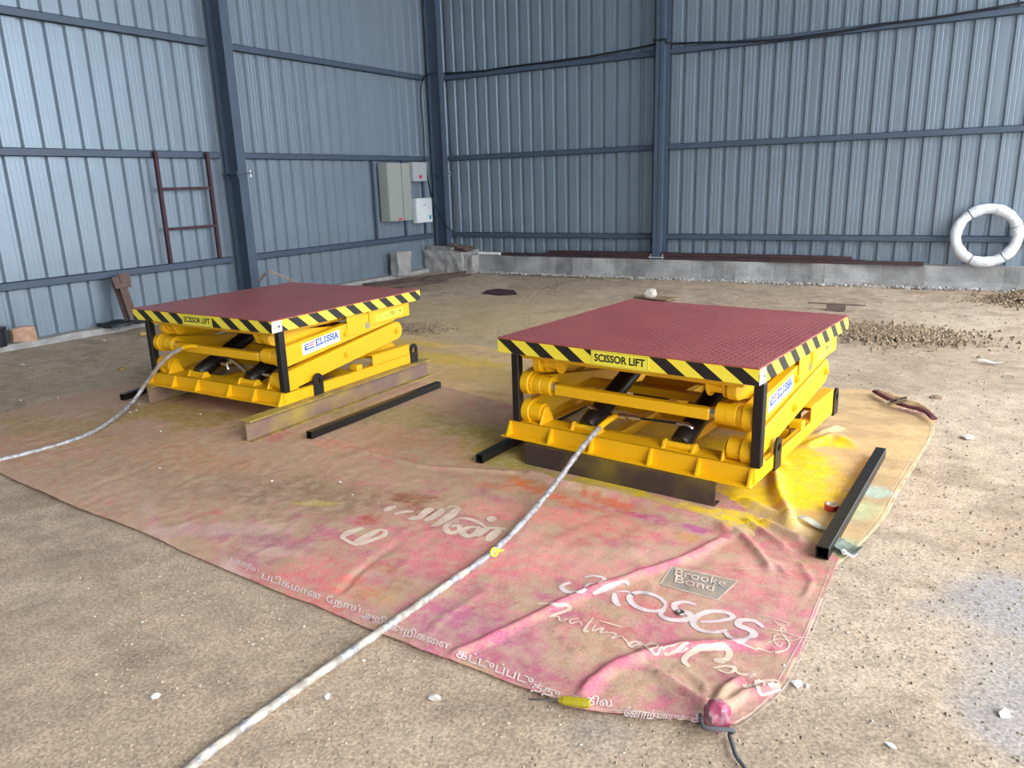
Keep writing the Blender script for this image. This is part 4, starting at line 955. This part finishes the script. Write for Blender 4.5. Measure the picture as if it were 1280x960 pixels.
def rough_block(name, m, x0, x1, y0, y1, z0, z1, seed, par, n=8, amp=.025):
    bm = bmesh.new(); bmesh.ops.create_cube(bm, size=1); bmesh.ops.subdivide_edges(bm, edges=bm.edges, cuts=n-1, use_grid_fill=True)
    for v in bm.verts:
        v.co = Vector((x0+(v.co.x+.5)*(x1-x0), y0+(v.co.y+.5)*(y1-y0), z0+(v.co.z+.5)*(z1-z0)))
        v.co += Vector([amp*mnoise.noise(v.co*6+Vector((seed+k*9, 0, k)))*1.5 for k in range(3)])
    me = bpy.data.meshes.new(name); bm.to_mesh(me); bm.free(); me.materials.append(m); o = bpy.data.objects.new(name, me); COL.objects.link(o); o.parent = par; return o
rough_block('block', concrete2, -.66, .20, -.38, .19, -.02, .40, 1, r)
rough_block('block', concrete2, .16, .42, -.33, .2, -.02, .33, 5, r)
rough_block('block', concrete, -.64, -.05, -.34, -.04, .39, .47, 9, r, amp=.03)
for k, (x, y, z, s) in enumerate(((-8.42, 11.84, .50, .10), (-8.25, 11.86, .46, .12), (-8.1, 11.84, .44, .10), (-7.98, 11.86, .47, .06), (-8.33, 11.8, .49, .06))):
    o = rock('rubble', rust, (x, y, z), (s*1.3, s*.8, s*.45), k+3, 2, .5); tag(o, 'brown lump of rubble on top of the concrete footing', 'rubble', 'rubble on the footing')
a0 = hit((598, 315), 1, 11.95); a1 = hit((625, 315), 1, 11.95)
MB_ = MB().cyl((a0.x, 11.95, .352), (a1.x, 11.95, .352), .03, 14).build('plastic_pipe', white_p, None, smooth=True); tag(MB_, 'short white plastic pipe lying on the left end of the back kerb', 'pipe')
# upright block against the left wall
c = G((502, 345)); r = empty('concrete_block', (XL+.25, c.y-.1, .055)); tag(r, 'upright rough concrete block leaning by the left wall near the corner', 'concrete block')
yb0, yb1 = hit((492, 325), 0, XL+.25).y, hit((511, 325), 0, XL+.25).y; mid = (yb0+yb1)/2; r.location.y = mid
rough_block('block', concrete2, -.10, .07, -(yb1-yb0)/2+.03, (yb1-yb0)/2-.03, 0, .42, 4, r, 5, .015)
# rails lying along the left kerb
for k, (p0, p1, w, lab) in enumerate((((592, 337), (425, 352), .06, 'rusty steel section lying along the left kerb, next to the wall'), ((590, 341), (452, 357), .05, 'rusty steel section lying along the left kerb, nearer the left lift'), ((560, 348), (478, 360), .045, 'short rusty steel section lying in front of the two at the left kerb'))):
    A_, B_ = G(p0, .05), G(p1, .05); A_.x = max(A_.x, -8.75+k*.12); B_.x = max(B_.x, -8.75+k*.12); box_tube('steel_section', lab, 'steel section', A_, B_, w*.6, .035, .004, dull_rust, 'rusty sections along the left kerb')
# bent angle bar behind the left lift
r = empty('angle_bar', tuple(G((345, 352)))); r.location.x = -8.2; r.location.y = hit((345, 345), 0, -8.2).y; tag(r, 'bent steel angle bar rising behind the deck of the left lift', 'steel bar')
q = lambda px: hit(px, 0, -8.2)-r.location
for (pa, pb, pc) in (((335, 338), (368, 352), .0), ((323, 352), (332, 342), 0)):
    A_, B_ = q(pa), q(pb); d_ = (B_-A_).normalized(); up = Vector((0, 0, 1)); A_ -= Vector((0, 0, 0))
    mb = MB(); mb.tube([tuple(A_), tuple(B_ if pa[0] > 330 else B_)], .022, 4); mb.build('limb', rust if pa[0] < 330 else mat('pale_steel', (.42, .36, .33), .6, var=.4, scale=15), r)
A_ = q((368, 352)); B_ = Vector((A_.x, A_.y+.35, -r.location.z+.01)); MB().tube([tuple(A_), tuple(B_)], .022, 4).build('limb', MATS['pale_steel'], r)
# steel post offcut leaning at the left wall
r = empty('steel_offcut', (-8.70, 5.52, .07)); tag(r, 'rusty H-section steel offcut leaning on the left wall', 'steel offcut')
q = lambda px, x: hit(px, 0, x)-r.location
A_, B_ = q((146, 346), XL+.14), q((165, 401), XL+.32); d_ = (A_-B_).normalized()
ex = Vector((1, 0, 0)); ex = (ex-d_*ex.dot(d_)).normalized(); ey = d_.cross(ex)
def obx(name, L0, L1, a0, a1, b0, b1, m=rust):
    vs = [B_+d_*l+ey*a+ex*b for l in (L0, L1) for (a, b) in ((a0, b0), (a1, b0), (a1, b1), (a0, b1))]
    return MB().add(vs, ((0, 1, 2, 3), (4, 7, 6, 5), (0, 4, 5, 1), (1, 5, 6, 2), (2, 6, 7, 3), (3, 7, 4, 0))).build(name, m, r)
Ld = (A_-B_).length
obx('web', 0, Ld, -.004, .004, -.06, .06); obx('flange', 0, Ld, -.05, .05, -.066, -.058); obx('flange', 0, Ld, -.05, .05, .052, .06)
obx('end_plate', Ld-.16, Ld-.02, -.11, .10, .06, .072); obx('end_plate', Ld-.10, Ld+.02, -.02, .11, .072, .084)
# dark plates on the kerb, clay lump, dark pot
o = rough_block('steel_plate', dsteel, 0, .30, 0, .55, 0, .035, 2, None, 6, .02); o.location = (-8.98, 5.15, .075); tag(o, 'dark flat steel scrap lying on the left kerb under the leaning offcut', 'steel scrap')
c = hit((31, 414), 0, -8.88); o = rough_block('clay_block', orange_m, -.05, .05, -.115, .095, -.0, .155, 6, None, 6, .03); o.location = (-8.93, c.y, .068); tag(o, 'broken orange clay brick on the left kerb', 'brick')
c = hit((1, 415), 0, -8.88); mb = MB(); mb.tube([(0, 0, 0), (0, 0, .03), (0, 0, .17), (0, 0, .18), (0, 0, .205)], [.09, .095, .095, .11, .11], 20); o = mb.build('black_can', dsteel, None, smooth=True); o.location = (-8.88, c.y-.06, .066); tag(o, 'black can standing on the left kerb at the edge of the frame', 'can')

# ------------------------------------------------------------------ small things on the floor
# plate with stone behind the right lift
c = G((812, 375)); pt = MB().box(-.28, .28, -.14, .14, 0, .012).build('flat_board', mat('tan_board', (.34, .22, .13), .8, var=.3, scale=8), None); pt.location = (c.x+.05, c.y+.12, .014); pt.rotation_euler = (0, 0, -.3); tag(pt, 'thin tan board on the floor behind the right lift, under the pale stone', 'board')
o = rock('stone', stone_m, (c.x-.01, c.y+.06, .026+.06), (.08, .075, .065), 5, 2, .35, flat=True); tag(o, 'pale fist-sized stone on the board behind the right lift', 'stone')
c = G((1043, 390)); o = box_tube('square_tube', 'dark tube offcut on the floor behind the far corner of the right deck', 'steel offcut', (c.x-.10, c.y+.1, 0), (c.x+.10, c.y+.1, 0), .1, .07, .004, rust, t=.006)
c2 = MB().box(-.32, .32, -.02, .02, 0, .012).build('flat_strip', rust, None); c2.location = (c.x, c.y+.1, .0742); tag(c2, 'thin rusty strip resting on the tube offcut behind the right deck', 'steel strip')
# rusty sheet scrap with upturned leaf
c = G((625, 368)); r = empty('scrap_sheet', tuple(c)); r.location.z = 0; tag(r, 'thin rusty scrap sheet lying on the floor between the lifts near the back', 'scrap')
MB().add([(-.30, -.05, .008), (.05, -.12, .004), (.30, .02, .012), (.18, .10, .06), (-.1, .08, .075), (-.25, .03, .05)], [(0, 1, 2, 3, 4, 5)]).build('sheet', kerb_steel, r).modifiers.new('t', 'SOLIDIFY').thickness = .006
# red tape roll
c = G((1039, 640)); mb = MB(); n = 24
mb.plate_hole([(.034*math.cos(t), .034*math.sin(t)) for t in np.linspace(0, 6.283, n+1)[:-1]], [(.027*math.cos(t), .027*math.sin(t)) for t in np.linspace(0, 6.283, n+1)[:-1]], 2, 0, .030)
o = mb.build('tape_roll', redtape, None, smooth=True); o.location = (c.x, c.y, .012); tag(o, 'small red roll of tape beside the loose black tube', 'tape roll')
MB().plate_hole([(.0269*math.cos(t), .0269*math.sin(t)) for t in np.linspace(0, 6.283, n+1)[:-1]], [(.024*math.cos(t), .024*math.sin(t)) for t in np.linspace(0, 6.283, n+1)[:-1]], 2, .001, .031).build('cardboard_core', paper, o)
# screwdriver
a0, a1 = G((660, 871), .03), G((738, 881), .03)
r = empty('screwdriver', ((a0.x+a1.x)/2, (a0.y+a1.y)/2, 0), math.atan2(a1.y-a0.y, a1.x-a0.x)); tag(r, 'screwdriver with transparent yellow handle lying on the near edge of the pink tarpaulin', 'screwdriver')
L_ = (a1-a0).length; zz = .034
MB().tube([(-L_/2, 0, zz-.012), (-L_/2+.01, 0, zz-.012), (.0, 0, zz)], [.002, .0035, .0035], 8).build('shaft', tool_s, r, smooth=True)
MB().tube([(0, 0, zz), (.008, 0, zz), (.014, 0, zz), (.05, 0, zz), (L_/2-.02, 0, zz), (L_/2-.004, 0, zz), (L_/2, 0, zz)], [.009, .011, .014, .016, .016, .014, .009], 8).build('handle', amber, r)
# scraps
def scrap(label, px, L_, w, rz, z, m, name='paper_scrap', cat='scrap'):
    c = G(px, z); mb = MB(); n = 6; vs = []
    for i in range(n+1):
        t = i/n; hw = w/2*(1-.7*abs(t-.45)); z_ = .006*math.sin(t*7)+.007
        vs += [(L_*(t-.5), -hw, z_), (L_*(t-.5), hw, z_+.004*math.cos(t*5))]
    mb.add(vs, [(2*i, 2*i+2, 2*i+3, 2*i+1) for i in range(n)]); o = mb.build(name, m, None); o.location = (c.x, c.y, z); o.rotation_euler = (0, 0, rz)
    o.modifiers.new('t', 'SOLIDIFY').thickness = .003; tag(o, label, cat); return o
scrap('torn pale paper strip between the tape roll and the black tube', (1020, 657), .20, .05, -.45, .014, paper)
scrap('crumpled green grey scrap by the near end of the loose black tube', (1055, 683), .14, .10, -.3, .02, mat('green_scrap', (.22, .26, .20), .7, var=.4, scale=20))
scrap('white crumpled scrap next to the green grey scrap by the black tube', (1061, 693), .06, .05, .4, .015, white_p)
scrap('white scrap lying at the right side of the floor, below the gravel heap', (1238, 453), .17, .06, -.1, .01, white_p)
scrap('long pale splinter on the floor at far left under the left lift deck', (30, 457), .12, .03, .1, .006, paper)

# ------------------------------------------------------------------ stones and gravel
stones = []
def put_stone(px, s, label=None, m=stone_m, fl=.55, cat='stone', base=None):
    c = G(px); zz = float(ground_z(np.array([c.x]), np.array([c.y]))[0])
    if in_poly(np.array([c.x]), np.array([c.y]), FRONT)[0]: zz = float(press(zf(np.array([c.x]), np.array([c.y])), np.array([c.x]), np.array([c.y]), .006)[0])
    o = rock('stone', m, (c.x, c.y, zz+s*fl*.6), (s, s*R_.uniform(.6, .9), s*fl), R_.random()*50, 1 if s < .03 else 2, .45, rz=R_.uniform(0, 3.1))
    if label: tag(o, label, cat)
    else: tag(o, 'small pale stone chip lying loose on the brown earth', cat, 'loose stone chips on the earth')
    return o
put_stone((543, 872), .024, 'flat white stone chip on the earth below the border lettering, the larger one', stone_m, .35)
put_stone((409, 870), .016, 'flat white stone chip just right of the foreground hose', white_p, .35)
put_stone((194, 870), .018, 'whitish pebble on the earth left of the foreground hose', white_p, .5)
put_stone((996, 855), .022, 'crumpled white chip beside the right hem of the pink tarpaulin', white_p, .6)
put_stone((1009, 857), .011, 'small white chip right beside the crumpled one at the tarpaulin hem', white_p, .5)
put_stone((1114, 932), .018, 'white chip near the bottom right of the frame', white_p, .4)
put_stone((1254, 891), .026, 'pale pebble near the right edge of the frame on grey earth', white_p, .5)
put_stone((1210, 547), .045, 'flat pale stone right of the beige tarpaulin', stone_m, .3)
put_stone((1171, 497), .045, 'dark flat stone beyond the strap', grav_m, .3)
put_stone((153, 462), .06, 'flat yellowish stone left of the left lift', mat('yellow_stone', (.45, .30, .10), .8), .3)
put_stone((178, 418), .05, 'yellowish crumbled stone behind the left leg of the left lift', mat('yellow_stone', (.45, .30, .10), .8), .5)
for px in [(35, 830), (100, 722), (118, 770), (178, 777), (60, 800), (235, 738), (243, 741), (256, 742), (300, 787), (292, 789), (380, 783), (500, 850), (455, 825), (316, 805), (165, 844), (120, 843), (208, 925), (60, 903), (44, 947), (68, 947), (386, 911), (411, 913), (625, 921), (250, 857), (178, 777), (247, 857),
           (1018, 955), (1060, 790), (1042, 787), (1099, 820), (1115, 822), (1130, 820), (1205, 852), (1085, 731), (1078, 730), (1230, 662), (1223, 658), (1268, 670), (1206, 545), (1265, 888), (1188, 935), (1165, 752), (1209, 802), (1020, 909), (726, 930), (700, 905), (862, 955), (780, 940), (980, 835), (1090, 900),
           (17, 513), (26, 500), (62, 499), (73, 499), (130, 425), (178, 432), (185, 405), (165, 446), (32, 468), (70, 467), (90, 410), (110, 735), (345, 760), (360, 758), (20, 730), (12, 735), (150, 700), (1275, 945), (540, 826), (565, 850), (1090, 450), (1140, 540), (1180, 600), (1200, 640), (1150, 690), (1240, 510), (1120, 455), (1105, 690), (1195, 720)]:
    put_stone(px, R_.uniform(.004, .008)*max(1, G(px).length/4), m=R_.choice([stone_m, stone_m, stone2_m]))
for px in [(174, 507), (163, 517), (171, 514), (251, 519), (201, 541), (340, 604), (441, 621), (425, 605), (200, 588)]:
    o = put_stone(px, R_.uniform(.008, .013), m=stone_m); o['label'] = 'small pale chip lying on the dusty left part of the pink tarpaulin'; o['group'] = 'pale chips on the tarpaulin'
def tetra_field(name, label, pts, m, cat, zfun=None):
    V_ = []; Fs = []
    base = [(1, 0, -.4), (-.5, .85, -.4), (-.5, -.85, -.4), (.2, .1, .75), (-.35, -.3, .5)]
    fc = [(0, 2, 1), (0, 1, 3), (1, 4, 3), (1, 2, 4), (2, 0, 4), (0, 3, 4)]
    for (x, y, z, s) in pts:
        k = len(V_); a = R_.uniform(0, 6.28); ca, sa = math.cos(a), math.sin(a)
        for b in base:
            jx, jy, jz = (b[0]*R_.uniform(.6, 1.3), b[1]*R_.uniform(.6, 1.3), b[2]*R_.uniform(.5, 1.1)); V_.append((x+s*(jx*ca-jy*sa), y+s*(jx*sa+jy*ca), z+s*jz))
        Fs += [tuple(i+k for i in f) for f in fc]
    me = bpy.data.meshes.new(name); me.from_pydata(V_, [], Fs); me.materials.append(m); o = bpy.data.objects.new(name, me); COL.objects.link(o); tag(o, label, cat, kind='stuff'); return o
def heap(label, c, rx, ry, h, n, m=grav_m, smin=.012, smax=.03):
    pts = []
    for _ in range(n):
        a = R_.uniform(0, 6.28); q = abs(R_.gauss(0, .55)); x, y = c.x+rx*q*math.cos(a), c.y+ry*q*math.sin(a)
        z = h*math.exp(-q*q*2.2)*R_.uniform(.75, 1.); pts.append((x, y, z+.004, R_.uniform(smin, smax)))
    o = tetra_field('gravel_heap', label, pts, m, 'gravel')
    return o
heap('low heap of loose brown gravel on the floor behind the right lift', G((1110, 418)), .75, .50, .055, 4200)
heap('heap of brown gravel at the right edge in front of the back kerb', G((1290, 377)), .55, .55, .14, 2600)
heap('thin scatter of brown gravel on the floor behind the left lift', G((520, 410)), .45, .35, .012, 900, smin=.008, smax=.02)
pts = []
for _ in range(15000):
    u = R_.random(); y = .8+10.8*u**1.6; x = R_.uniform(-1.05*y-1.2, .18*y+.9)
    if x < -8.8: continue
    pts.append((x, y))
xa = np.array(pts); ga = ground_z(xa[:, 0], xa[:, 1]); ins = in_poly(xa[:, 0], xa[:, 1], FRONT) | in_poly(xa[:, 0], xa[:, 1], BACK)
pts = [(a[0], a[1], g+.001, R_.uniform(.0025, .0075)*(1+.15*a[1])) for a, g, i_ in zip(xa, ga, ins) if not i_]
tetra_field('loose_grit', 'fine loose grit strewn over the brown earth floor', pts, mat('grit', (.42, .33, .24), .95, var=.5, scale=5), 'grit')
# crumbs at the foot of the back kerb
pts = [(x, 11.86+.03*max(0, x+6)+R_.uniform(-.14, .04), .005+R_.uniform(0, .03), R_.uniform(.008, .032)) for x in [R_.uniform(-7.9, 2.4) for _ in range(1800)]]
tetra_field('kerb_rubble', 'broken pale concrete crumbs along the foot of the back kerb', pts, concrete2, 'rubble')
